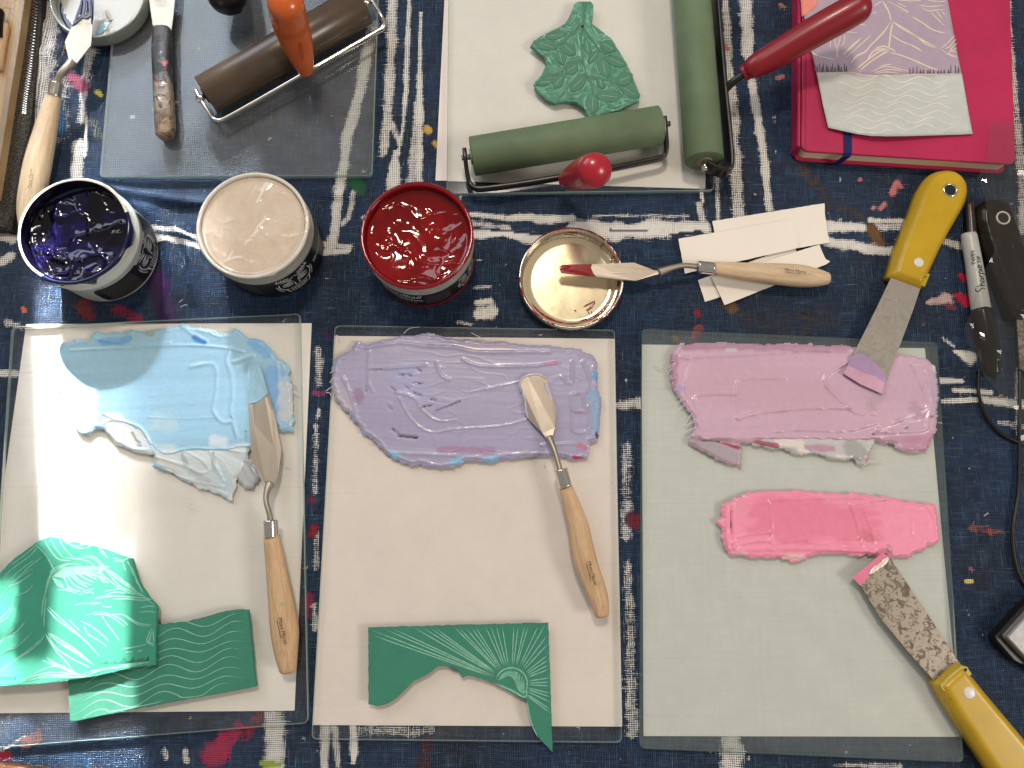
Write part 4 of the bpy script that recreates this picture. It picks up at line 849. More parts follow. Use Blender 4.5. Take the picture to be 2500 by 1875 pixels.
def textlines(parent, mp, w_, n, pitch, seed, name='small_print'):
    rs = random.Random(seed); ms = []
    for i in range(n):
        u = -w_/2
        while u < w_/2-.0008:
            l = rs.uniform(.0006, .0022); ms.append(ribbon([(u, -i*pitch), (min(w_/2, u+l), -i*pitch)], .00017, mp)); u += l+.0004
    V, Fc = join(*ms); mesh(name, V, Fc, M['print_grey'], parent)
def letters(parent, s, size, mp, mat, name='lettering', shear=0, h=.0):
    V, Fc = text2d(s, size, shear); return mesh(name, [mp(v[0], v[1], h) for v in V], Fc, mat, parent)
JH = .050
def jar(label, rim_c, rpx, bodymat, rimmat):
    c = W(rim_c[0], rim_c[1], JH); a = W(rim_c[0]-rpx, rim_c[1], JH); R = (c-a).length
    c0 = (c.x, c.y, 0); t = thing('ink_jar', label, 'jar', c0)
    rb = R-.0012
    V, Fc = lathe([(0,.0001),(rb-.003,.0001),(rb-.0008,.001),(rb,.003),(rb,.0335),(rb+.0012,.0345),(rb+.0012,.0368),(rb-.0008,.0378),(rb-.0012,.0405),(rb-.0004,.0412),(rb-.0004,.0420),(rb-.0012,.0427),(rb-.0010,.0475)], c0, 72); mesh('body', V, Fc, bodymat, t, True)
    V, Fc = lathe([(rb-.0010,.0475),(R-.0002,.0480),(R,.0495),(R-.0006,.0503),(R-.0020,.0503),(R-.0026,.0494),(R-.0028,.047),(R-.003,.020)], c0, 72); mesh('rim', V, Fc, rimmat, t, True)
    return t, c0, R, rb
def film(parent, c, R, z0, z1, col):
    V, Fc = lathe([(R-.0031,z0),(R-.0029,z1),(R-.0023,z1+.0006)], c, 72); mesh('ink_film', V, Fc, M['ink'], parent, True, {'paint': np.tile(np.array([*col, 1.0]), (len(V), 1))})
def drips(parent, c, R, z, col, a0, a1, n, seed, amp=.006):
    """ink run over the lip and down the neck"""
    rs = random.Random(seed); V = []; Fc = []; m = 60; C = []
    for i in range(m+1):
        a = a0+(a1-a0)*i/m; s = min(1, min(i, m-i)/6)
        dz = amp*s*(.25+.9*float(vnoise(np.array([a*5]), np.array([seed*1.0]))[0])**2)
        for r, zz in ((R-.0026, z-.0008), (R-.0012, z+.0008), (R+.0004, z), (R+.0005, z-dz*.5), (R+.0001, z-dz), (R-.0012, z-dz-.0002)): V.append((c[0]+r*math.cos(a), c[1]+r*math.sin(a), zz)); C.append((*col, 1))
    for i in range(m):
        for j in range(5): b = i*6+j; Fc.append((b, b+6, b+7, b+1))
    mesh('ink_drips', V, Fc, M['ink'], parent, True, {'paint': np.array(C)})
D = math.radians
# blue
t, c, R, rb = jar('open white jar of dark blue ink, leftmost of the three jars', (180,562), 137, M['white_plastic'], M['cream_plastic'])
ink_disc(t, c, R-.003, .0395, .0055, 3, (.0015,.001,.004), (.003,.0025,.026), dish=.003, n=130)
lb = mesh('label', *cylpatch(c, rb+.0002, D(-84), D(40), .0045, .0285, .006, 70), M['label'], t)
textlines(lb, cylmap(c, rb+.0004, D(-56), .0255), .026, 8, .0027, 2); skull(lb, cylmap(c, rb+.0004, D(-8), .0165), 1.15)
film(t, c, R, .036, .0497, (.002,.0015,.008)); drips(t, c, R, .0505, (.006,.008,.05), D(-118), D(20), 9, 3, .009)
# white
t, c, R, rb = jar('open jar of creamy white ink with a skull on its black label', (616,548), 137, M['grey_plastic'], M['cream_plastic'])
ink_disc(t, c, R-.0028, .0470, .0011, 8, (.66,.535,.42), (.70,.585,.47), n=130)
lb = mesh('label', *cylpatch(c, rb+.0002, D(-150), D(60), .0015, .0325, 0, 90), M['label'], t)
skull(lb, cylmap(c, rb+.0004, D(-52), .0165), 1.2); textlines(lb, cylmap(c, rb+.0004, D(-108), .027), .022, 7, .0030, 5)
letters(lb, 'PROFESSIONAL', .0052, cylmap(c, rb+.0004, D(2), .017), M['print_white'])
drips(t, c, R, .0505, (.72,.66,.57), D(-75), D(15), 9, 6, .007)
# red
t, c, R, rb = jar('open jar of deep red ink with a red band below its black label', (1018,574), 137, M['grey_plastic'], M['red2'])
ink_disc(t, c, R-.0028, .0430, .0021, 17, (.17,.001,.002), (.23,.002,.003), dish=.004, fine=.12, n=130)
lb = mesh('label', *cylpatch(c, rb+.0002, D(-165), D(50), .0065, .0325, 0, 90), M['label'], t); mesh('label_band', *cylpatch(c, rb+.0002, D(-165), D(50), .0012, .0063, 0, 90), M['label_red'], t)
letters(lb, 'Speedball', .0088, cylmap(c, rb+.0004, D(-114), .0262), M['print_white'], shear=.35); letters(lb, 'PROFESSIONAL', .0050, cylmap(c, rb+.0004, D(-112), .0185), M['print_white']); letters(lb, 'RELIEF INK', .0034, cylmap(c, rb+.0004, D(-106), .0135), M['print_grey'])
textlines(lb, cylmap(c, rb+.0004, D(-70), .027), .020, 7, .0026, 7); skull(lb, cylmap(c, rb+.0004, D(-28), .018), .9)
film(t, c, R, .038, .0498, (.16,.001,.004)); drips(t, c, R, .0505, (.22,.004,.010), D(-179), D(179), 9, 9, .004)

# ------------------------------------------------------------------ lids
def lid(label, cpx, rpx, h, z0, floor_mat, side_mat):
    c = W(cpx[0], cpx[1], z0+h); R = (c-W(cpx[0]-rpx, cpx[1], z0+h)).length; c0 = (c.x, c.y, z0)
    t = thing('metal_lid', label, 'lid', c0)
    V, Fc = lathe([(0,.0001),(R-.002,.0001),(R-.0004,.001),(R,.0025),(R,h-.0012),(R-.0004,h-.0001),(R-.0011,h),(R-.0017,h-.0004),(R-.0018,h-.003),(R-.0030,h-.0045),(R-.0020,h-.006),(R-.0024,.004),(R-.0036,.0022)], c0, 80); mesh('rim', V, Fc, side_mat, t, True)
    V, Fc = lathe([(0,.0014),(R-.010,.0014),(R-.0066,.0015),(R-.0056,.0021),(R-.0036,.0022)], c0, 80); mesh('floor', V, Fc, floor_mat, t, True)
    return t, c0, R
def dabs(parent, mat, items, zf, name='ink_spots', seed=1):
    """small raised paint marks; items: (points px, half width px)"""
    ms = []
    for pts, wd in items:
        P = W2(pts, zf); s = smooth([tuple(p) for p in P], 4) if len(P) > 2 else [P[0]*(1-k)+P[1]*k for k in np.linspace(0, 1, 6)]
        n = len(s); ww = [wd*PX*math.sin(math.pi*(i+.6)/(n+.2))**.5*(.7+.6*random.random()) for i in range(n)]
        ms.append(ribbon(s, ww, lambda u, v, h: (u, v, zf+h), [(-1,0),(-.6,.0003),(0,.00045),(.6,.0003),(1,0)]))
    V, Fc = join(*ms); return mesh(name, V, Fc, mat, parent, True)
M['wet_red'] = simple('wet_red_ink', (.25,.004,.010), .12, 0, .5, var=.15, coat=.6)
M['wet_navy'] = simple('wet_navy_ink', (.010,.008,.045), .10, 0, .5, var=.3, coat=.7)
M['wet_sky'] = simple('wet_sky_paint', (.30,.50,.62), .25, 0, .5, var=.1, coat=.3)
M['wet_lav'] = simple('wet_lavender_paint', (.52,.46,.58), .25, 0, .5, var=.1, coat=.3)
M['wet_mauve'] = simple('wet_mauve_paint', (.62,.36,.48), .25, 0, .5, var=.12, vs=60, coat=.3)
M['wet_mauve2'] = simple('wet_lilac_paint', (.42,.28,.46), .25, 0, .5, var=.12, vs=60, coat=.3)
M['wet_pink'] = simple('wet_pink_paint', (.78,.22,.34), .25, 0, .5, var=.12, coat=.3)
M['wet_cream'] = simple('wet_cream_paint', (.78,.66,.55), .25, 0, .5, var=.08, coat=.3)
M['lid_metal'] = simple('lacquered_tin', (.82,.71,.48), .13, .65, var=.05, vs=20, bs_=(40,.05,.001))
M['lid_side'] = simple('tin_rim', (.62,.58,.52), .28, 1.0, var=.1)
M['lid_white'] = simple('white_lined_tin', (.40,.38,.35), .30, .1, var=.04, vs=20)
M['lid_green'] = simple('grey_green_tin', (.30,.33,.29), .35, .4, var=.1)
t, c, R = lid('open tin lid with red ink around its rim, under the knife with red ink', (1395,677), 129, .012, 0, M['lid_metal'], M['lid_side'])
def arcpts(cx, cy, r, a0, a1, ry=None, n=8):
    ry = ry or r; return [(cx+r*math.cos(D(a)), cy+ry*math.sin(D(a))) for a in np.linspace(a0, a1, n)]
dabs(t, M['wet_red'], [(arcpts(1392,684,112,98,148,106), 3.5), (arcpts(1392,684,113,20,72,106), 4), (arcpts(1392,684,114,78,100,107), 2), (q(9,(730,1140),(790,1110),(840,1085)), 1.6), (q(9,(755,1175),(800,1150),(840,1100)), 2.6), (q(9,(690,1285),(760,1255)), 1.8), (q(9,(785,1280),(800,1285)), 1.4), (q(9,(640,1178),(660,1178)), 1.8), (q(9,(800,1180),(815,1210)), .9), (q(9,(770,1180),(790,1220)), .9)], .0019, 'ink_spots')
dabs(t, M['wet_red'], [(q(9,(480,455),(495,430),(500,445)), 4), (q(9,(370,480),(395,488)), 3), (q(9,(890,550),(908,568)), 3), (q(9,(990,660),(1010,680)), 3), (q(9,(125,780),(135,820)), 3), (q(9,(540,445),(600,448),(670,455)), 1.6), (q(9,(1065,890),(1075,960)), 5), (q(9,(800,1270),(830,1240),(890,1210)), 2)], .0065, 'rim_spots')
ms = []
for a0, a1 in ((-150,-60),(-62,-20),(110,180),(20,60)):
    s = [(c[0]+(R-.0006)*math.cos(D(-a)), c[1]+(R-.0006)*math.sin(D(-a))) for a in np.linspace(a0, a1, 20)]
    ms.append(ribbon(s, [.0006*(.3+random.random()) for _ in s], lambda u, v, h: (u, v, .01205+h), [(-1,0),(0,.0004),(1,0)]))
V, Fc = join(*ms); mesh('rim_ink', V, Fc, M['wet_red'], t)
t, c, R = lid('tin lid with dark blue ink, cut by the top edge of the photo', (237,-14), 117, .013, GT+.0002, M['lid_white'], M['lid_green'])
dabs(t, M['wet_navy'], [(arcpts(240,-5,100,120,185,98), 11), (arcpts(238,-5,104,100,125,99), 2), (q(1,(440,60),(450,160),(500,240)), 5)], GT+.0030, 'ink_smear')
dabs(t, M['wet_sky'], [(q(1,(740,270),(790,220),(830,170)), 9)], GT+.0021, 'paint_spot'); dabs(t, M['print_grey'], [(q(1,(820,80),(840,130),(855,160)), 6)], GT+.0021, 'grey_spot')

# ------------------------------------------------------------------ palette knives
def plate(outline, z, th, mat, parent, name, px=True):
    """thin plate from photo points with a height per point"""
    zz = z if not np.isscalar(z) else [z]*len(outline)
    top = [W(p[0], p[1], k+th) for p, k in zip(outline, zz)]
    a = sum(top[i].x*top[(i+1) % len(top)].y-top[(i+1) % len(top)].x*top[i].y for i in range(len(top)))
    if a < 0: top = top[::-1]; zz = list(zz)[::-1]
    n = len(top); V = [tuple(v) for v in top]+[(v.x, v.y, v.z-th) for v in top]
    Fc = [tuple(range(n)), tuple(reversed(range(n, 2*n)))]+[(i, i+n, (i+1) % n+n, (i+1) % n) for i in range(n)]
    return mesh(name, V, Fc, mat, parent)
def tube(parent, name, pts, rad, mat, n=14, **kw):
    """pts: (px, py, z)"""
    P = smooth([tuple(W(*p)) for p in pts], 5); rr = smooth([(r,) for r in (rad if not np.isscalar(rad) else [rad]*len(pts))], 5)
    V, Fc, at = sweep(P, [float(r[0]) for r in rr], n, **kw); return mesh(name, V, Fc, mat, parent, True, at)
def handle(parent, pts, hw, mat, n=10, flat=.8, name='handle', round_end=True, e=.5):
    """pts (px,py,z), hw = half widths in px"""
    P = smooth([tuple(W(*p)) for p in pts], 5); rr = [float(r[0])*PX*(HCAM-pts[0][2])/HCAM*1.04 for r in smooth([(r,) for r in hw], 5)]
    P, rr = roundcap(P, rr, 4, False, round_end, e)
    V, Fc, at = sweep(P, rr, n, flat=flat, power=2.6); return mesh(name, V, Fc, mat, parent, True, at)
def brandmark(parent, s, a, b, z, size, mat=None, up=1):
    """lettering printed flat on a handle from photo point a to b"""
    A_, B_ = W(*a, z), W(*b, z); d = (B_-A_).normalized(); nrm = Vector((-d.y, d.x, 0))*up; mid = (A_+B_)/2; L = (B_-A_).length
    V, Fc = text2d(s, 1.0, .25); w_ = max(v[0] for v in V)-min(v[0] for v in V); k = L/w_; x0 = (max(v[0] for v in V)+min(v[0] for v in V))/2
    f = lambda u, v: tuple(mid+d*((u-x0)*k)+nrm*(v*k*size)+Vector((0,0,-(v*k*size)**2/.012)))
    mesh('maker_name', [f(v[0], v[1]) for v in V], Fc, mat or M['print_black'], parent)
    V, Fc = ribbon([tuple((A_+d*L*.05+nrm*(-.62*k*size))[:2]), tuple((A_+d*L*.75+nrm*(-.62*k*size))[:2])], .00016, lambda u, v, h: (u, v, z-.0001)); mesh('underline', V, Fc, mat or M['print_black'], parent)
def knife(label, blade, bz, neck, nr, fer, fr_, hp, hw, wood=None, hflat=.8, loc=None, n=10):
    t = thing('palette_knife', label, 'palette knife', tuple(W(hp[-1][0], hp[-1][1], 0))); 
    plate(blade, bz, .0006, M['steel'], t, 'blade')
    tube(t, 'neck', neck, nr, M['steel'], 12); tube(t, 'ferrule', fer, fr_, M['chrome'], 20)
    V = None; handle(t, hp, hw, wood or M['wood'], n, hflat); return t
# left
bl = [(615,883),(631,888),(651,943),(669,1004),(687,1098),(680,1156),(669,1188),(652,1192),(647,1188),(615,1123),(611,1066),(605,975),(606,892)]
z_ = [.0076]*4+[.0095,.011,.012,.012,.012,.0105,.009,.0076,.0076]
t = knife('wood handled palette knife lying on the left glass with pale blue paint on its tip', bl, z_, [(660,1180,.0122),(652,1200,.015),(650,1225,.018),(658,1255,.0185),(660,1274,.0180)], [.0034,.0024,.0019,.0020,.0022], [(660,1270,.0175),(661,1290,.0170),(662,1311,.0165)], .0052,
    [(663,1309,.0160),(682,1438,.0145),(694,1528,.0140),(698,1582,.0135),(703,1635,.0130)], [18,26,31,27,19])
plate([(613,883),(633,889),(642,915),(654,960),(640,968),(620,983),(606,986),(605,940),(606,892)], .0083, .0005, M['wet_sky'], t, 'paint_on_blade')
dabs(t, M['wet_sky'], [([(625,888),(637,920),(648,955)], 3), ([(612,890),(614,930),(610,975)], 3), ([(610,984),(630,978),(652,962)], 3), ([(622,900),(626,935),(622,960)], 2.5)], .0089, 'paint_ridges')
brandmark(t, 'Mont Marte', (683,1508), (697,1572), .0233, 1.0, up=1)
# middle
bl = q(15,(1440,560),(1440,520),(1480,480),(1560,475),(1610,500),(1650,620),(1685,720),(1672,840),(1655,915),(1615,915),(1590,880),(1500,790),(1470,700)); z_ = [.0080]*6+[.0088,.0105,.0118,.0118,.0108,.0088,.0080]
t = knife('round tipped palette knife lying on the middle glass over the lavender paint', bl, z_, [(1340,1068,.0120),(1352,1095,.0150),(1360,1120,.0165),(1368,1150,.0175)], [.0032,.0022,.0019,.0021], [(1369,1146,.0172),(1375,1168,.0168),(1381,1189,.0163)], .0050,
    [(1381,1188,.0158),(1409,1275,.0145),(1422,1340,.0140),(1433,1383,.0135),(1460,1456,.0128),(1469,1500,.0125)], [15.5,24,27,27,23,17])
dabs(t, M['wet_lav'], [(q(15,(1440,600),(1438,530),(1480,490),(1560,480),(1610,510)), 3), (q(15,(1450,590),(1475,660),(1480,720),(1495,780)), 4), (q(15,(1600,540),(1630,600),(1650,660)), 4)], .0088, 'paint_on_blade')
brandmark(t, 'Mont Marte', (1438,1370), (1454,1428), .0222, 1.0)
# red ink knife
bl = q(9,(505,775),(515,745),(620,735),(820,730),(1215,715),(1400,785),(1470,795),(1465,822),(1230,890),(1050,878),(840,850),(650,828),(520,812)); z_ = [.0135,.0135,.0135,.0138,.0145,.0155,.016,.016,.0145,.014,.0138,.0135,.0135]
t = knife('palette knife with red ink on its tip reaching over the tin lid', bl, z_, [(1609,665,.0163),(1640,654,.0175),(1670,648,.0170),(1704,651,.0150)], [.0034,.0022,.0020,.0021], [(1703,651,.0148),(1722,653,.0142),(1742,655,.0138)], .0048,
    [(1741,655,.0130),(1842,665,.0118),(1944,673,.0110),(1994,678,.0105),(2020,680,.0100)], [16,23,27.5,22,15], wood=M['wood_pale'])
plate(q(9,(500,775),(512,742),(620,732),(812,730),(800,760),(825,820),(850,852),(650,832),(515,815)), .0143, .0007, M['wet_red'], t, 'ink_on_blade')
dabs(t, M['wet_red'], [(q(9,(500,775),(540,760),(600,755)), 6), (q(9,(540,790),(640,800),(800,835)), 4)], .0151, 'ink_ridges')
brandmark(t, 'Mont Marte', (1916,657), (1968,665), .0195, 1.0, up=1)
# top left knife
bl = [(205,-30),(200,0),(176,63),(158,103),(168,147),(187,155),(222,111),(225,79),(228,0),(228,-30)]; z_ = [.0195]*3+[.020,.021,.021,.020,.0195,.0195,.0195]
t = knife('palette knife with dark blue ink on its blade, leaning on the top left lid', bl, z_, [(176,152,.0212),(165,162,.0235),(150,177,.0240),(143,192,.0220),(139,206,.020)], [.0036,.0028,.0024,.0023,.0023], [(139,203,.0200),(136,218,.0192),(132,236,.0184)], .0050,
    [(131,234,.0180),(115,300,.0150),(92,400,.0120),(74,500,.0100),(66,560,.0095)], [18,25,32,30,18], wood=M['wood_pale'], n=8)
plate([(204,-32),(199,0),(186,35),(176,62),(190,52),(200,42),(211,45),(222,38),(227,50),(229,0),(229,-32)], .0203, .0007, M['wet_navy'], t, 'ink_on_blade')
dabs(t, M['wet_navy'], [([(200,0),(196,30),(186,50)], 4), ([(222,0),(224,30),(224,60)], 3), ([(210,0),(212,20),(208,38)], 5)], .0212, 'ink_ridges')
brandmark(t, 'Mont Marte', (70,460), (76,412), .0192, .8, up=1)

# spatula with a crusted handle
t = thing('spatula', 'spatula with a paint crusted wooden handle lying on the top left glass', 'spatula', tuple(W(402,330,GT)))
plate([(362,-40),(364,0),(372,55),(376,74),(418,74),(421,55),(427,0),(429,-40)], .0125, .0007, M['steel'], t, 'blade')
letters(t, 'MX-3', .0040, lambda u, v, h: tuple(W(391, 3, .0134)+Vector((u, v, 0))), M['print_grey'], 'stamp'); letters(t, 'JAPAN', .0036, lambda u, v, h: tuple(W(395, 9.5, .0134)+Vector((u, v-.0012, 0))), M['print_grey'], 'stamp')
mc, nt, b = new('paint_crusted_wood'); o_ = coords(nt); k1 = noise(nt, o_, 75, 6, .7, 1.0)
sx_ = N(nt, 'ShaderNodeSeparateXYZ'); nt.links.new(coords(nt, (1,1,1), 'suv'), sx_.inputs[0])
f_ = math_(nt, 'MULTIPLY_ADD', sx_.outputs[0], -7.0, math_(nt, 'ADD', k1, .36))
cc_ = ramp(nt, f_, [(.0, (.20,.125,.065)), (.22, (.22,.14,.08)), (.27, (.035,.028,.024)), (.34, (.17,.12,.075)), (.45, (.20,.15,.10)), (.52, (.03,.028,.028)), (.60, (.012,.012,.014)), (.95, (.03,.02,.02))])
k2_ = noise(nt, coords(nt, (1,1,1.3)), 120, 5, .7); mr = N(nt, 'ShaderNodeMapRange'); mr.inputs[1].default_value = .64; mr.inputs[2].default_value = .68; nt.links.new(k2_, mr.inputs[0])
k3_ = noise(nt, coords(nt, (1.1,1,2)), 60, 4); mr3 = N(nt, 'ShaderNodeMapRange'); mr3.inputs[1].default_value = .63; mr3.inputs[2].default_value = .67; nt.links.new(k3_, mr3.inputs[0])
cc_ = mixc(nt, math_(nt, 'MULTIPLY', mr3.outputs[0], .7), cc_, (.50,.10,.10)); cc_ = mixc(nt, mr.outputs[0], cc_, (.42,.40,.36)); nt.links.new(cc_, b.inputs['Base Color']); b.inputs['Roughness'].default_value = .3
bump(nt, b, k1, .9, .0030)
handle(t, [(397,72,.0130),(396,120,.0130),(398,200,.0125),(403,290,.0125),(403,325,.0125)], [22,25,24,25,23], mc, 16, .9, e=.8)

# ------------------------------------------------------------------ rollers
def roller(parent, a, b, z, r, mat, core):
    A_, B_ = W(*a, z), W(*b, z); d = (B_-A_).normalized(); r2 = r
    pts = [A_, A_+d*.0006, B_-d*.0006, B_]; V, Fc, at = sweep(pts, [r-.0006, r, r, r-.0006], 72, roll=.04); mesh('roller', V, Fc, mat, parent, True, at)
    for P_, s in ((A_, -1), (B_, 1)):
        V, Fc, at = sweep([P_-d*s*.0004, P_+d*s*.0012], [r*.42, r*.40], 28); mesh('end_cap', V, Fc, core, parent)
        V, Fc, at = sweep([P_, P_+d*s*.008], [.0022, .0022], 16); mesh('axle', V, Fc, M['chrome'], parent, True)
    return A_, B_, d
def flat_bar(parent, pts, w_, h_, mat, name='frame', power=5, k=6, flatten=None):
    P = smooth([tuple(W(*p)) for p in pts], k); V, Fc, at = sweep(P, w_, 12, flat=h_/w_, power=power); return mesh(name, V, Fc, mat, parent, True)
def grip(parent, pts, hw, mat, n=32, e=.9, start=True):
    P = smooth([tuple(W(*p)) for p in pts], 6); rr = [float(r[0]) for r in smooth([(r,) for r in hw], 6)]
    P, rr = roundcap(P, rr, 8, False, True, e); V, Fc, at = sweep(P, rr, n); return mesh('handle', V, Fc, mat, parent, True, at)
GR = .0148
t = thing('ink_roller', 'green roller with black frame and round red handle end, lying below the leaf lino', 'ink roller', tuple(W(1380,400,GT)))
roller(t, (1152,382), (1611,306), GT+GR, GR, M['green_rubber'], simple('pale_green_core', (.20,.27,.20), .5))
z = GT+GR; flat_bar(t, [(1134,366,z),(1136,388,z),(1141,425,z-.004),(1147,448,z-.006),(1160,460,z-.006),(1190,460,z-.006),(1280,448,z-.006),(1370,433,z-.005),(1480,414,z-.005),(1560,398,z-.006),(1605,388,z-.006),(1622,380,z-.006),(1627,362,z-.004),(1625,330,z-.001),(1623,300,z),(1621,288,z)], .0017, .0034, M['blackmetal'])
flat_bar(t, [(1372,440,.017),(1385,436,.022),(1398,434,.030)], .0022, .0022, M['blackmetal'], 'rod', 2)
grip(t, [(1381,438,.026),(1392,434,.036),(1412,428,.052),(1437,420,.072),(1452,416,.084)], [.0060,.0078,.0102,.0118,.0118], M['red'], e=.75)
t = thing('ink_roller', 'green roller standing upright in the photo, black frame and long dark red handle', 'ink roller', tuple(W(1740,250,GT)))
roller(t, (1684,-70), (1719,393), GT+GR, GR, M['green_rubber'], simple('tan_roller_core', (.28,.25,.17), .6))
flat_bar(t, [(1722,403,z),(1738,412,z),(1762,420,z),(1778,418,z),(1783,400,z),(1778,330,z+.001),(1770,250,z+.001),(1762,160,z+.001),(1752,40,z),(1742,-70,z)], .0017, .0075, M['blackmetal'], k=5)
flat_bar(t, [(1768,222,z+.003),(1790,200,z+.010),(1830,172,z+.016)], .0030, .0030, M['blackmetal'], 'rod', 2)
grip(t, [(1813,181,z+.013),(1832,169,z+.016),(1842,163,z+.018),(1900,130,z+.024),(1990,77,z+.034),(2060,38,z+.041),(2092,20,z+.044)], [.0062,.0068,.0086,.0102,.0113,.0115,.0112], M['red2'], e=.9)
t = thing('ink_roller', 'dark brown roller with steel frame and orange handle on the top left glass', 'ink roller', tuple(W(700,150,GT)))
z = GT+.0150; roller(t, (503,233), (885,13), z, .0150, M['brown_rubber'], M['black'])
flat_bar(t, [(478,220,z),(484,234,z-.001),(503,265,z-.003),(518,286,z-.004),(530,294,z-.004),(548,291,z-.004),(640,240,z-.004),(740,183,z-.003),(840,125,z-.004),(920,78,z-.004),(935,68,z-.004),(938,56,z-.003),(930,38,z-.001),(908,0,z),(898,-18,z)], .0014, .0022, M['chrome'])
flat_bar(t, [(482,237,z-.001),(490,244,z-.001)], .0020, .0020, M['black'], 'knob', 2, 3)
g = grip(t, [(747,180,.022),(743,163,.027),(735,136,.036),(722,96,.050),(707,50,.068),(698,10,.088)], [.0048,.0072,.0098,.0122,.0132,.0128], M['orange'], e=.8)
P0, P1 = W(741,152,.0440), W(732,104,.0610); d_ = (P0-P1).normalized()
letters(t, 'SPEEDBALL', .0034, lambda u, v, h: tuple((P0+P1)/2+d_*u+Vector((v*.98, v*.1, .0008))), simple('dark_red_print', (.20,.02,.01), .5), 'maker_name')
t = thing('tool_handle', 'round black handle end at the top edge, left of the orange handle', 'tool handle', tuple(W(556,0,GT)))
P_ = [tuple(W(545,-150,.030)), tuple(W(552,-60,.032)), tuple(W(555,-6,.030))]; P_, r_ = roundcap(P_, [.011,.013,.0150], 8, False, True, .8)
V, Fc, at = sweep(smooth([tuple(p) for p in P_], 1), r_, 32); mesh('grip', V, Fc, M['black'], t, True); V, Fc, at = sweep([W(544,-150,.03), W(538,-260,.03)], [.004,.004], 12); mesh('rod', V, Fc, M['blackmetal'], t, True)

# ------------------------------------------------------------------ notebook, print and scraps
def seg(C, z): return W2(C, z)
NB = [(1957,368),(2480,401),(2462,-120),(1960,-120)]; t = thing('notebook', 'crimson notebook with blue elastic band in the top right corner', 'notebook', tuple(W(2200,200,0)))
base = [tuple(p) for p in W2(NB, .0165)]
V, Fc = prism(roundpoly(inset(ccw(base), -.0006), .006), [(.0002,.0002),(0,.0006),(0,.0016),(.0002,.0019)]); mesh('back_cover', V, Fc, M['pink_cover'], t)
V, Fc = prism(roundpoly(inset(ccw(base), .0022), .005), [(0,.0019),(0,.0140)]); mesh('pages', V, Fc, M['pages'], t)
V, Fc = prism(roundpoly(base, .006), [(.0002,.0141),(0,.0145),(0,.0161),(.0006,.0166)]); mesh('front_cover', V, Fc, M['pink_cover'], t)
a, b_ = W(1963,382,0).x, 0
V, Fc = prism([tuple(x) for x in W2([(1950,-120),(1958,-120),(1956,360),(1948,352)], .0168)], [(0,.0012),(0,.0150),(.0006,.0158)]); mesh('spine', V, Fc, M['pink_cover'], t)
V, Fc = prism([tuple(x) for x in W2([(1966,-120),(1970,-120),(1968,366),(1964,366)], .0166)], [(0,.0165),(0,.01662)]); mesh('hinge_crease', V, Fc, simple('dark_crimson_crease', (.26,.010,.05), .5), t)
y0_ = W(2070,374,.0166).y
ex = [tuple(x) for x in W2([(2058,-120),(2078,-120),(2080,374),(2060,373)], .0172)]; V, Fc = prism(ex, [(0,.01662),(0,.0172)]); eb = mesh('elastic_band', V, Fc, M['blue_elastic'], t)
x0_, x1_ = W(2060,374,.0172).x, W(2080,374,.0172).x; V = [(x0_, y0_-.0004, .0172), (x1_, y0_-.0004, .0172), (x1_-.0004, y0_-.0022, .0150), (x0_-.0004, y0_-.0022, .0150), (x1_-.004, y0_-.0026, .002), (x0_-.004, y0_-.0026, .002)]
mesh('band_side', V, [(0,3,2,1),(3,5,4,2)], M['blue_elastic'], eb)

CARD = q(5,(170,-200),(200,0),(345,660),(400,950),(445,1155),(560,1185),(700,1220),(820,1240),(960,1246),(1130,1240),(1300,1230),(1500,1218),(1750,1205),(1700,940),(1600,420),(1525,0),(1480,-200))
cz = .0185
def card_z(x, y):
    yy = (y-W(2150,330,cz).y)/.10; return .0035*np.clip(1-yy, 0, 1)**2*np.clip(1-np.abs(x-W(2150,300,cz).x)/.06, 0, 1)
def flat_sheet(t, name, outline, z, mat, zf=None, st=.004, th=.00015, poly=None):
    P = ccw(W2(outline, z)) if poly is None else poly; P = np.array(jag(P, 0, .004, 1))
    xs = np.arange(P[:,0].min(), P[:,0].max(), st); ys = np.arange(P[:,1].min(), P[:,1].max(), st); X, Y = np.meshgrid(xs, ys); k = inside(X, Y, P) & (segdist(X, Y, P, True) > st*.4)
    n = len(P); r = delaunay_2d_cdt([Vector(p) for p in P]+[Vector((a, b)) for a, b in zip(X[k], Y[k])], [(i, (i+1) % n) for i in range(n)], [], 1, 1e-7)
    vc = np.array([tuple(v) for v in r[0]]); zt = z+(zf(vc[:,0], vc[:,1]) if zf else 0)*np.ones(len(vc)); nv = len(vc)
    V = np.concatenate([np.column_stack([vc, zt]), np.column_stack([vc, zt-th])]); Fc = [tuple(f) for f in r[2]]+[tuple(reversed([i+nv for i in f])) for f in r[2]]
    cnt = {}
    for f in r[2]:
        for i in range(len(f)): e = tuple(sorted((f[i], f[(i+1) % len(f)]))); cnt[e] = cnt.get(e, 0)+1
    Fc += [(a, b, b+nv, a+nv) for (a, b), c_ in cnt.items() if c_ == 1]
    return mesh(name, V, Fc, mat, t, name != 'plastic_bag')
t = thing('art_print', 'lilac mountain and pale wave print lying on the crimson notebook', 'art print', tuple(W(2150,150,.0168)))
flat_sheet(t, 'card', CARD, cz, M['card'], card_z)
up = lambda e: (lambda x, y: card_z(x, y)+e)
flat_sheet(t, 'sky_print', q(5,(172,-198),(202,0),(347,655),(550,650),(700,672),(900,680),(1150,672),(1400,668),(1648,650),(1600,430),(1522,0),(1478,-198)), cz, simple('lilac_print', (.42,.33,.42), .6, var=.06), up(.00008), th=.00002)
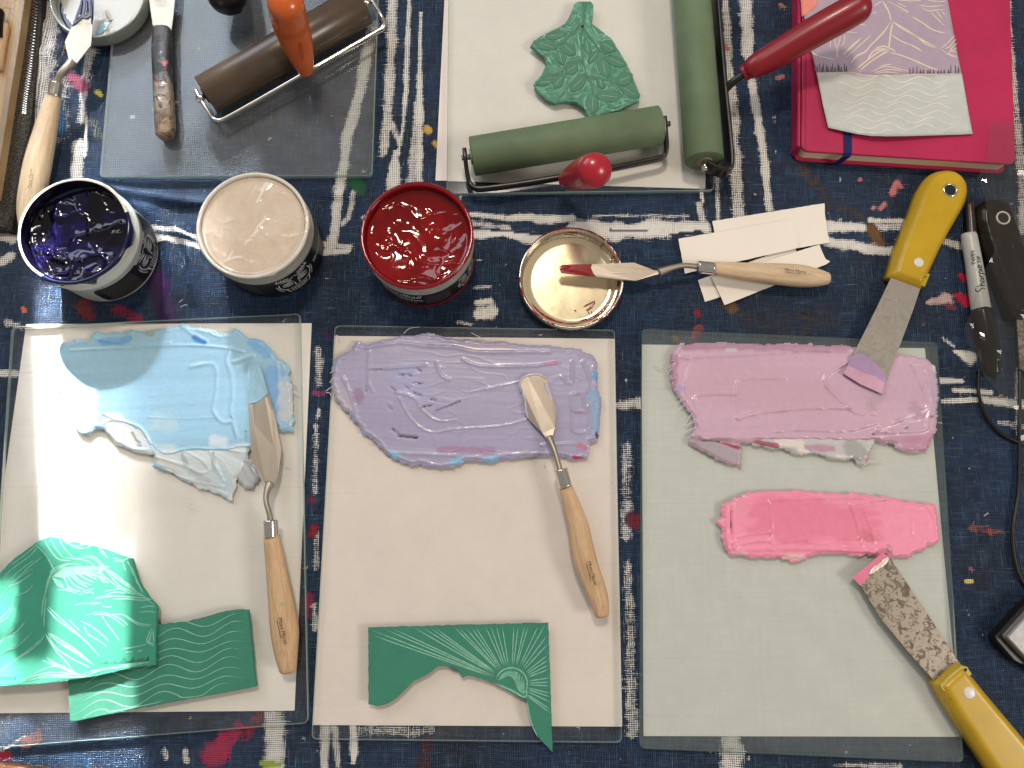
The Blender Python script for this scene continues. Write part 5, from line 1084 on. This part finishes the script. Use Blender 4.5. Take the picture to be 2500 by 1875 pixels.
flat_sheet(t, 'water_print', q(5,(349,662),(550,655),(700,676),(900,686),(1150,680),(1400,674),(1652,658),(1745,1200),(1500,1212),(1300,1224),(1130,1234),(960,1240),(820,1234),(700,1214),(560,1180),(449,1150),(404,950)), cz, simple('pale_water_print', (.55,.58,.56), .6, var=.05), up(.00008), th=.00002)
flat_sheet(t, 'coral_print', q(5,(172,-198),(202,0),(210,150),(300,100),(360,40),(350,0),(340,-198)), cz, simple('coral_print', (.80,.26,.20), .6, var=.05), up(.00014), th=.00002)
mpc = lambda u, v, h: (u, v, cz+float(card_z(np.array([u]), np.array([v]))[0])+.00020)
L = []
for i in range(9):
    y0 = 715+i*62; pts = []
    for x in range(300, 1800, 45):
        s = (x-300)/1500; y = y0+30*math.sin(x*.0185+i*.75+.5*math.sin(i*2.1))+7*math.sin(x*.006+i)
        xl = 345+(y-660)*.205+12; xr = 1655+(y-655)*.172-8; yb2 = np.interp(x, [445,700,960,1300,1750], [1150,1215,1240,1225,1200])-12
        if xl < x < xr and y < yb2: pts.append((x, y))
        elif len(pts) > 3 and x > xl: break
    if len(pts) > 3: L.append((W2(q(5,*pts), cz), 1.9*PX))
V, Fc = linemesh(L, mpc); mesh('wave_lines', V, Fc, simple('white_wave_lines', (.74,.72,.66), .6), t)
mr_ = [((930,0),(990,100),(1015,190)), ((1015,190),(940,300),(840,400),(780,470),(700,510),(650,580)), ((1015,190),(1120,250),(1230,320),(1330,380),(1430,430)), ((1030,200),(1010,300),(1000,380),(990,440)), ((1010,310),(1100,370),(1220,420),(1300,470)), ((1200,150),(1300,210),(1390,270),(1515,305)), ((990,440),(900,470),(820,530),(700,625)), ((1000,450),(920,500),(830,560),(730,640)), ((990,470),(1100,500),(1230,550),(1340,600),(1460,640)),
   ((960,440),(860,460),(800,540)), ((870,440),(960,420),(1060,470)), ((1040,210),(1130,270),(1240,330),(1330,400),(1430,440)), ((580,500),(660,420),(750,340)), ((600,525),(700,440),(840,310)), ((280,450),(350,500),(420,520),(515,540)), ((300,480),(340,500)), ((500,330),(600,290),(720,300)), ((560,330),(540,400),(520,440)), ((600,310),(590,380),(570,415)), ((500,330),(520,430),(540,530)), ((540,420),(520,520)), ((400,380),(410,410)), ((470,350),(465,430)),
   ((1260,50),(1380,60),(1500,50)), ((1290,70),(1350,100),(1430,90),(1500,90)), ((1370,110),(1440,180),(1500,240)), ((1420,100),(1480,170)), ((1470,100),(1500,140)), ((980,10),(1080,60),(1180,110)), ((1060,20),(1160,70)), ((1100,90),(1180,115)), ((1590,320),(1520,390),(1460,440)), ((1460,440),(1540,500),(1620,520)), ((1600,350),(1540,420),(1490,440)), ((1610,390),(1550,450),(1610,470)), ((1610,430),(1530,480),(1600,510)), ((860,60),(900,30),(940,10)), ((850,120),(880,110)), ((780,130),(840,110)), ((660,230),(740,222),(790,230)),
   ((350,665),(400,685),(460,670),(540,665),(640,655),(740,675),(850,690),(960,680),(1060,700),(1180,680),(1300,672),(1480,668),(1640,655)), ((830,660),(900,620),(1000,605),(1100,630),(1200,650)), ((850,665),(930,640),(1020,630),(1120,650)), ((900,610),(960,590),(1020,582)), ((860,675),(960,655),(1080,665)), ((1060,0),(1200,10),(1300,2)), ((1340,5),(1450,15),(1510,10))]
V, Fc = linemesh([(W2(q(5,*p), cz), 1.6*PX*(1.6 if i < 13 else 1)) for i, p in enumerate(mr_)], mpc); mesh('snow_lines', V, Fc, simple('cream_print_lines', (.72,.62,.50), .6), t)
L = []
for x0, x1, y0, k in ((330,610,650,15),(1185,1620,665,15)):
    for i in range(k):
        x = x0+(x1-x0)*i/(k-1)+random.uniform(-6, 6); h = random.uniform(50, 90) if (x0 < 400 or i < 3 or i > 11) else 40
        L.append(([(x, y0), (x+2, y0-h)], .8)); 
        for j in range(4): y = y0-h*(.15+.2*j); w2 = 12*(1-j*.2); L.append(([(x-w2, y+8), (x, y), (x+w2, y+8)], .9))
V, Fc = linemesh([(W2(q(5,*p), cz), wd*PX) for p, wd in L], mpc, k=2); mesh('tree_print', V, Fc, simple('dark_mauve_print', (.10,.07,.08), .6), t)

scr = [('torn white paper scrap showing lowest at the left, under the other scraps', [(1704,684),(1940,600),(1960,662),(1721,737)], .0002),
       ('torn white paper scrap reaching furthest up and right behind the wooden handle', [(1739,540),(2013,496),(2014,524),(2019,560),(2025,592),(1757,640)], .0010),
       ('white paper scrap slanting down to the left below the wooden handle', [(1738,678),(2001,597),(2006,612),(2016,633),(2027,638),(2018,645),(1769,745)], .0018),
       ('white paper scrap on top, its left end under the knife neck', [(1656,583),(1931,535),(1944,560),(1950,590),(1946,606),(1672,668)], .0026)]
for i, (lb_, C, z) in enumerate(scr):
    P = W2(C, z+.0002); 
    P = roundpoly(P, .0004, 2); V, Fc = prism(jag(ccw(P), .00012, .002, i), [(0, z), (0, z+.0003)]); c = np.mean(V, 0); solo(mesh('paper_scrap', V, Fc, M['scrap'], origin=(c[0], c[1], z)), lb_, 'paper', 'paper scraps under the wooden handle')

# ------------------------------------------------------------------ scrapers
def pillow(name, P, z0, z1, prof, mat, parent, st=.0011):
    P = np.array([tuple(p) for p in P]); out = []
    for i in range(len(P)):
        a, b_ = P[i], P[(i+1) % len(P)]; m = max(1, int(np.linalg.norm(b_-a)/.0016))
        out += [a+(b_-a)*j/m for j in range(m)]
    P = np.array(out); xs = np.arange(P[:,0].min(), P[:,0].max(), st); ys = np.arange(P[:,1].min(), P[:,1].max(), st); X, Y = np.meshgrid(xs, ys); k = inside(X, Y, P) & (segdist(X, Y, P, True) > .0004)
    n = len(P); r = delaunay_2d_cdt([Vector(p) for p in P]+[Vector((a, b_)) for a, b_ in zip(X[k], Y[k])], [(i, (i+1) % n) for i in range(n)], [], 1, 1e-7)
    vc = np.array([tuple(v) for v in r[0]]); d = segdist(vc[:,0], vc[:,1], P, True)
    d = np.where(d < 1e-6, 0, d); zt = z0+(z1-z0)*np.interp(d, [p[0] for p in prof], [p[1] for p in prof]); nv = len(vc)
    V = np.concatenate([np.column_stack([vc, zt]), np.column_stack([vc, np.full(nv, z0)])]); Fc = [tuple(f) for f in r[2]]+[tuple(reversed([i+nv for i in f])) for f in r[2]]
    cnt = {}
    for f in r[2]:
        for i in range(len(f)): e = (f[i], f[(i+1) % len(f)]); cnt[e] = 1
    Fc += [(b_, a, a+nv, b_+nv) for (a, b_) in cnt if (b_, a) not in cnt]
    return mesh(name, V, Fc, mat, parent, True)
def scraper(label, H_, hz0, hz1, blade, bz, mat, mat2, bmat, shoulder=None):
    c = np.mean(H_, 0); t = thing('scraper', label, 'scraper', tuple(W(c[0], c[1], 0)))
    P = ccw(W2(H_, hz1)); hh = hz1-hz0
    pillow('handle', roundpoly(P, .0018, 3), hz0, hz1, [(0,.52),(.0006,.64),(.0014,.74),(.0030,.88),(.0042,.965),(.0054,.995),(.0066,1.0)], mat, t)
    plate(blade, bz, .0008, bmat, t, 'blade'); return t
def ring(parent, c, z, r0, r1, mat, name, hole=None):
    p = W(c[0], c[1], z); V, Fc = lathe([(r1,-.001),(r1,.0004),((r0+r1)/2,.0007),(r0,.0004),(r0,-.001)] if r0 > 0 else [(r1,-.001),(r1,.0003),(r1*.7,.0006),(0,.0007)], (p.x, p.y, z), 28); mesh(name, V, Fc, mat, parent, True)
    if hole: V, Fc = lathe([(0,.00005),(r0+.0001,.00005)], (p.x, p.y, z), 24); mesh('hole', V, Fc, hole, parent)
HY = q(11,(1290,200),(1340,150),(1410,118),(1500,105),(1580,118),(1650,165),(1700,240),(1712,330),(1690,420),(1640,520),(1540,690),(1440,880),(1345,1085),(1255,1268),(1090,1205),(930,1148),(985,960),(1040,800),(1150,520),(1220,320))
t = scraper('yellow handled scraper with a hole, its blade in the mauve paint', HY, .0004, .0150, [(2180,668),(2248,701),(2228,760),(2165,930),(2155,960),(2059,912),(2110,812),(2140,752)], [.0085,.0085,.0080,.0068,.0067,.0067,.0072,.0078], M['yellow'], M['yellow2'], M['rust2'])
V, Fc = prism(W2(q(11,(1010,1100),(1060,1060),(1150,1090),(1310,1140),(1260,1262),(1090,1202),(936,1146)), .0122), [(0,.004),(0,.0116),(.0004,.0120)]); mesh('shoulder', V, Fc, M['yellow2'], t)
ring(t, (2320,464), .0151, .0042, .0056, M['chrome'], 'hanging_ring', M['print_black']); ring(t, (2243,641), .0150, 0, .0038, M['cream_plastic'], 'rivet')
dabs(t, M['print_black'], [(q(11,(1185,1165),(1230,1160),(1265,1170)), 3), (q(11,(1215,1175),(1225,1200)), 3)], .0123, 'ink_spot')
tip = q(12,(472,600),(555,430),(600,412),(660,415),(730,450),(800,520),(860,600),(885,660),(880,700),(845,795),(640,700))
plate(tip, [.0080]*len(tip), .0005, M['wet_mauve2'], t, 'paint_on_blade'); tp2 = q(12,(472,600),(510,525),(600,560),(680,600),(780,625),(820,660),(870,690),(845,795),(640,705)); plate(tp2, [.0086]*len(tp2), .0009, M['wet_mauve'], t, 'pink_paint_on_blade')
HL = q(18,(1635,1100),(1700,1035),(1790,960),(1830,968),(1865,1015),(1990,1170),(2100,1300),(2212,1432),(2480,1760),(2560,1960),(2400,2100),(2190,1950),(1988,1659),(1870,1480),(1750,1300),(1690,1200))
t = scraper('yellow handled scraper in the bottom right corner with pink paint on its blade', HL, .0056, .0200, [(2083,1411),(2170,1356),(2200,1402),(2275,1515),(2346,1624),(2293,1675),(2225,1600),(2150,1510),(2102,1430)], [.0078,.0078,.0085,.0100,.0120,.0120,.0105,.0090,.0080], M['yellow'], M['yellow2'], M['rust'])
V, Fc = prism(W2(q(18,(1642,1100),(1700,1040),(1788,966),(1830,975),(1862,1025),(1750,1135),(1690,1150),(1665,1140)), .0180), [(0,.010),(0,.0176),(.0004,.0181)]); mesh('shoulder', V, Fc, M['yellow2'], t)
ring(t, (2367,1692), .0199, 0, .0042, M['cream_plastic'], 'rivet')
dabs(t, M['print_black'], [(q(18,(1800,1010),(1825,990)), 3), (q(18,(1775,1070),(1768,1090)), 2.4), (q(18,(1750,1085),(1755,1088)), 2), (q(18,(1790,1045),(1793,1052)), 2), (q(18,(1715,1190),(1718,1194)), 1.6)], .0184, 'ink_spot')
tp = q(18,(1055,375),(1260,205),(1300,235),(1250,280),(1200,310),(1150,380),(1110,430)); plate(tp, [.0086]*len(tp), .0009, M['wet_pink'], t, 'paint_on_blade')
dabs(t, M['wet_cream'], [(q(18,(1170,350),(1215,310),(1260,280),(1295,240)), 6)], .0097, 'cream_paint')
HB = q(11,(1790,500),(1815,450),(1870,405),(1960,388),(2050,402),(2110,440),(2150,520),(2212,700),(2300,980),(2370,1400),(2380,1560),(2260,1560),(2130,1545),(2000,1200),(1850,830),(1795,620))
t = scraper('black handled scraper with a hanging hole at the right edge', HB, .0004, .0150, [(2482,772),(2535,775),(2545,930),(2490,900)], .0060, M['black_brown'], M['black'], M['rust'])
ring(t, (2449,532), .0151, .0042, .0054, M['cream_plastic'], 'hanging_ring', M['print_black'])

# ------------------------------------------------------------------ marker
t = thing('marker_pen', 'light grey twin tip marker pen with black caps at the right edge', 'marker', tuple(W(2395,700,0)))
z = .0068
def pen(name, pts, rr, mat): V, Fc, at = sweep(smooth([tuple(W(*p)) for p in pts], 3), [float(r[0]) for r in smooth([(r,) for r in rr], 3)], 32); return mesh(name, V, Fc, mat, t, True, at)
pen('fine_cap', [(2366,496,z),(2367,502,z),(2372,572,z),(2372,577,z)], [.0022,.0032,.0036,.0036], simple('brown_black_cap', (.035,.022,.018), .3))
pen('barrel', [(2366,574,z),(2366,578,z),(2377,640,z),(2395,755,z),(2396,758,z)], [.0050,.0057,.0060,.0068,.0060], simple('light_grey_barrel', (.46,.45,.43), .35, 0, .5, var=.04))
pen('cap', [(2394,754,z),(2400,780,z),(2409,830,z),(2419,880,z),(2426,912,z),(2427,916,z)], [.0068,.0074,.0074,.0064,.0046,.0030], simple('glossy_black_cap', (.010,.008,.007), .2, 0, .3))
A_, B_ = W(2371,612,z), W(2392,740,z); d_ = (A_-B_).normalized(); s_ = Vector((d_.y, -d_.x, 0))
def pm(u, v, h=0):
    r = .0064; a = v/r; return tuple((A_+B_)/2+d_*u+s_*(r*math.sin(-a)*1.0)+Vector((0,0,r*math.cos(a)+.0002+h)))
# script lettering, drawn as strokes (1 unit = 1 mm), reading from the bottom to the top of the photo
SH = [[(5.2,8.4),(4.4,9.6),(2.6,9.2),(1.8,7.4),(3.4,5.6),(4.4,3.6),(3.2,1.2),(1.0,.6),(-.6,2.0)], [(6.2,10.2),(6.6,5),(6.6,.8),(6.9,3.8),(8.2,4.4),(8.8,3.0),(9.0,.8),(9.8,1.0)], [(12.6,4.2),(11.0,4.4),(10.2,2.6),(10.8,.8),(12.2,1.4),(12.8,4.0),(12.9,1.4),(13.8,.8)], [(14.2,4.4),(14.4,.8),(14.6,3.2),(15.8,4.4),(16.6,4.0)],
      [(17.2,4.4),(17.2,-3.0),(17.3,2.6),(18.4,4.4),(19.8,3.4),(19.8,1.4),(18.6,.7),(17.3,1.4)], [(21.2,4.4),(21.2,1.2),(22.0,.8)], [(21.2,6.2),(21.3,6.6)], [(22.8,2.6),(25.0,3.0),(24.6,4.4),(23.2,4.4),(22.7,2.4),(23.6,.8),(25.4,1.2)]]
sc_ = .88
V, Fc = linemesh([([((x-13)*.001*sc_-.0035, -(y-3.4)*.001*sc_*.92*-1+.0) for x, y in s], .00042) for s in SH], pm); mesh('script_logo', V, Fc, M['print_black'], t)
letters(t, 'TWIN', .0042, lambda u, v, h: pm(u+.0135, v+.0030), M['print_black'], 'small_lettering'); letters(t, 'TIP', .0042, lambda u, v, h: pm(u+.0115, v-.0010), M['print_black'], 'small_lettering')

# ------------------------------------------------------------------ cable, device, plastic bag
P = smooth([tuple(W(*p)) for p in [(2391,900,.003),(2388,935,.0022),(2392,975,.0022),(2410,1020,.0022),(2440,1055,.0022),(2475,1075,.0022),(2520,1090,.0022)]], 6)
V, Fc, at = sweep(P, .00135, 12); solo(mesh('cable', V, Fc, M['black'], None, True, origin=tuple(P[0])), 'thin black cable curving out from under the marker cap', 'cable')
P = smooth([tuple(W(*p)) for p in [(2490,900,.0035),(2489,1000,.0035),(2488,1100,.0022),(2486,1200,.0022),(2472,1290,.0022),(2476,1360,.0022),(2494,1415,.0022),(2530,1460,.0022)]], 6)
V, Fc, at = sweep(P, .0014, 12); solo(mesh('cable', V, Fc, M['black'], None, True, origin=tuple(P[0])), 'black cable running down the right edge beside the right glass', 'cable')
t = thing('power_adapter', 'corner of a black and silver device at the right edge beside the right glass', 'power adapter', tuple(W(2520,1560,0)))
C_ = [(2428,1558),(2500,1478),(2600,1400),(2640,1560),(2560,1660),(2498,1622),(2480,1618)]
V, Fc = prism(roundpoly(W2(C_, .010), .003), [(.0006,.0003),(0,.001),(0,.009),(.0008,.010)]); mesh('base', V, Fc, M['black'], t)
V, Fc = prism(roundpoly(W2([(2459,1556),(2520,1488),(2600,1430),(2620,1560),(2540,1640),(2496,1596)], .0165), .002), [(0,.010),(0,.0155),(.0008,.0165)]); mesh('silver_top', V, Fc, simple('silver_plastic', (.33,.32,.32), .4, .3), t)
letters(t, 'S', .006, lambda u, v, h: tuple(W(2500, 1584, .0167)+Vector((u*.8-v*.5, u*.5+v*.8, 0))), M['print_white'], 'logo')
# crumpled bag
bm_ = bpy.data.materials.new('clear_film'); bm_.use_nodes = True; nt = bm_.node_tree; nt.nodes.clear()
out = N(nt, 'ShaderNodeOutputMaterial'); tr = N(nt, 'ShaderNodeBsdfTransparent'); gl = N(nt, 'ShaderNodeBsdfGlossy'); df = N(nt, 'ShaderNodeBsdfDiffuse'); gl.inputs['Roughness'].default_value = .05; df.inputs[0].default_value = (.55,.53,.5,1); tr.inputs[0].default_value = (.93,.93,.92,1)
fr0 = N(nt, 'ShaderNodeFresnel'); fr0.inputs[0].default_value = 1.45; geo = N(nt, 'ShaderNodeNewGeometry'); fr = math_(nt, 'MULTIPLY', fr0.outputs[0], math_(nt, 'SUBTRACT', 1.0, geo.outputs['Backfacing'])).node; m1 = N(nt, 'ShaderNodeMixShader'); m2 = N(nt, 'ShaderNodeMixShader'); m1.inputs[0].default_value = .012
nt.links.new(tr.outputs[0], m1.inputs[1]); nt.links.new(df.outputs[0], m1.inputs[2]); nt.links.new(fr.outputs[0], m2.inputs[0]); nt.links.new(m1.outputs[0], m2.inputs[1]); nt.links.new(gl.outputs[0], m2.inputs[2]); nt.links.new(m2.outputs[0], out.inputs[0])
BP = [(2407,316),(2428,293),(2445,305),(2520,285),(2620,300),(2640,700),(2600,1000),(2500,1120),(2470,1010),(2400,930),(2362,860),(2350,800),(2385,700),(2420,620),(2398,500),(2380,440),(2402,400)]
Pb = ccw(W2(BP, .020)); st = .0022
def bagz(x, y):
    n = fbm(x*28, y*28, 2, 4); r = 1-np.abs(fbm(x*22+y*9, y*20-x*6, 5, 3)-.5)*5
    f = np.abs(((x*60+fbm(x*14, y*14, 8)*4) % 1)-.5)*2; g = np.abs(((x*26-y*34+fbm(x*12, y*12, 9)*3) % 1)-.5)*2
    return .0215+.006*(n-.5)+.0022*np.clip(r, 0, 1)**2+.0016*f+.0016*g-.018*0
zb_ = lambda x, y: bagz(x, y)-.0200
flat_t = flat_sheet(None, 'plastic_bag', None, .0200, bm_, zb_, .0034, .00005, poly=Pb); solo(flat_t, 'crumpled clear plastic bag over the marker and the notebook corner', 'plastic bag')

# ------------------------------------------------------------------ left edge: board, zipped case
t = thing('wooden_board', 'pale wooden board with pencil lines at the top left edge', 'board', tuple(W(-20,150,0)))
Cb = [(-160,-60),(66,-60),(60,0),(43,120),(22,250),(2,380),(-14,480),(-160,480)]
Pb = ccw(W2(Cb, .016)); V, Fc = prism(Pb, [(0,.0003),(0,.0154),(.0006,.016)])
bw, nt, b = new('varnished_board'); g_ = noise(nt, coords(nt, (300, 12, 20)), 1, 5, .6, .5); nt.links.new(ramp(nt, g_, [(.3, (.34,.20,.09)), (.7, (.58,.42,.24))]), b.inputs['Base Color']); b.inputs['Roughness'].default_value = .45
mesh('board', V, Fc, bw, t)
V, Fc = linemesh([(W2(p, .0161), 1.0*PX) for p in [[(5,30),(12,18),(30,22),(40,10)], [(20,18),(28,32),(38,44)], [(30,8),(36,2),(42,0)]]], lambda u, v, h: (u, v, .01612)); mesh('pencil_lines', V, Fc, simple('pencil_grey', (.16,.19,.2), .7), t)
Pe = ccw(W2([(46,-60),(66,-60),(60,0),(43,120),(22,250),(2,380),(-14,480),(-28,480),(-12,380),(8,250),(28,120),(44,0)], .0175)); V, Fc = prism(Pe, [(0,.0162),(0,.0172),(.0004,.0175)]); mesh('raised_edge', V, Fc, simple('grey_brown_edge', (.30,.22,.14), .5), t)
t = thing('wooden_tool', 'orange brown wooden tool lying on the board at the left edge', 'tool', tuple(W(0,80,.016)))
V, Fc, at = sweep(*roundcap([W(-6,170,.0185), W(2,110,.0185), W(10,66,.0185)], [.0040,.0042,.0042], 5, False, True), 16); mesh('handle', V, Fc, M['wood'], t, True, at)
V, Fc, at = sweep(*roundcap([W(-8,90,.0235), W(-6,50,.0235), W(-3,32,.0235)], [.0040,.0042,.0042], 5, False, True), 16); mesh('end', V, Fc, M['black_brown'], t, True, at)
t = thing('zipped_case', 'black woven case with a metal zip between the board and the knife', 'zipped case', tuple(W(60,200,0)))
Cz = [(66,-60),(104,-60),(98,20),(90,110),(80,200),(72,290),(62,360),(52,430),(36,500),(24,560),(-30,560),(-14,480),(2,380),(22,250),(43,120),(60,0)]
mz, nt, b = new('black_mesh_fabric'); tc = coords(nt, (1,1,1)); ch = N(nt, 'ShaderNodeTexVoronoi'); ch.inputs['Scale'].default_value = 700; nt.links.new(tc, ch.inputs['Vector']); nt.links.new(ramp(nt, ch.outputs['Distance'], [(.1, (.10,.085,.06)), (.6, (.014,.012,.010))]), b.inputs['Base Color']); b.inputs['Roughness'].default_value = .8; bump(nt, b, ch.outputs['Distance'], .6, .0006)
V, Fc = prism(ccw(W2(Cz, .008)), [(0,.0004),(0,.006),(.002,.008)]); mesh('fabric', V, Fc, mz, t)
zl = smooth([tuple(p) for p in W2([(90,-40),(86,20),(82,80),(76,140),(70,190),(63,240),(60,280)], .0086)], 8)
V, Fc = linemesh([([tuple(p) for p in zl], .0022)], lambda u, v, h: (u, v, .0083)); mesh('zip_tape', V, Fc, M['black'], t)
tooth = None; acc = 0
for i in range(1, len(zl)):
    p, p0 = zl[i], zl[i-1]
    for k in range(2):
        c_ = p0+(p-p0)*(k/2); d_ = (p-p0)/np.linalg.norm(p-p0); nn = np.array([-d_[1], d_[0]]); s = 1 if (i*2+k) % 2 else -1
        o_c = Vector((*(c_+nn*s*.0009), .0088))
        if tooth is None:
            V, Fc = prism([(-.0009,-.0005),(.0009,-.0005),(.0009,.0005),(-.0009,.0005)], [(0,-.0005),(0,.0004),(.0002,.0006)]); to = mesh('zip_tooth', V, Fc, M['chrome'], None); tooth = to.data
        else: to = bpy.data.objects.new('zip_tooth', tooth); COL.objects.link(to)
        to.parent = t; to.location = o_c-Vector(t.location); to.rotation_euler = (0, 0, math.atan2(nn[1], nn[0]))

# ------------------------------------------------------------------ hairs and crumbs on the glass and paint
ms = []
def hair(pts, r, z): 
    V, Fc, at = sweep(smooth([tuple(W(p[0], p[1], z+(p[2] if len(p) > 2 else 0))) for p in pts], 4), r, 5); ms.append((V, Fc))
for p in ([(440,750),(452,744),(457,746)], [(437,738),(446,731)], [(1596,884),(1601,891),(1607,896),(1622,900)], [(1578,1027),(1584,1022)], [(2402,1260),(2413,1252)], [(455,1229),(468,1218)], [(455,1238),(470,1232)], [(2290,1032),(2300,1033)], [(985,815),(1000,802),(1024,798)], [(1150,812),(1165,820),(1182,828)], [(898,1082),(900,1074),(910,1078)], [(700,948),(715,955),(730,962)], [(690,1133),(708,1138)], [(1328,1127),(1331,1140)], [(2115,1130),(2140,1124),(2157,1124)], [(2103,1150),(2110,1135),(2128,1122)]):
    hair(p, .00028, GT+.0005 if p[0][1] > 790 else .001)
for x, y, dx, dy in ((1650,885,-12,-4),(1645,900,-14,8),(1650,925,-12,2),(1668,975,-14,12),(1672,990,-20,14),(1690,1010,-16,22),(1698,1030,-24,10),(1700,1045,-30,12),(1662,955,-16,-3),(820,905,-14,6),(815,920,-10,14),(812,945,-16,10),(808,965,-12,-6),(2250,885,4,-14),(2225,880,-2,-16),(2210,884,3,-12),(1940,880,2,-8),(1660,930,-14,-10),(828,830,-8,-12),(706,930,14,10)):
    hair([(x,y),(x+dx*.5+2,y+dy*.5-3),(x+dx,y+dy,.001)], .0003, GT+.0007)
V, Fc = join(*ms); o = mesh('loose_fibres', V, Fc, simple('pale_fibre', (.66,.60,.56), .6), None, True); o['kind'] = 'stuff'; o['label'] = 'tiny pale hairs and paint threads'
for o in SC.objects:
    if o.type == 'MESH' and o.parent and o.name.split('.')[0] in ('carved_trees','tree_print','rim_spots','rim_ink','ink_spots','carved_lines','carved_sun','gouge_marks','pale_gouge_marks','small_print','snow_lines','wave_lines','skull_print','ink_spot','ink_ridges','paint_ridges','pencil_lines','stem_ridge'): o['kind'] = 'stuff'
print('triangles', sum(sum(len(p.vertices)-2 for p in o.data.polygons) for o in SC.objects if o.type == 'MESH'))
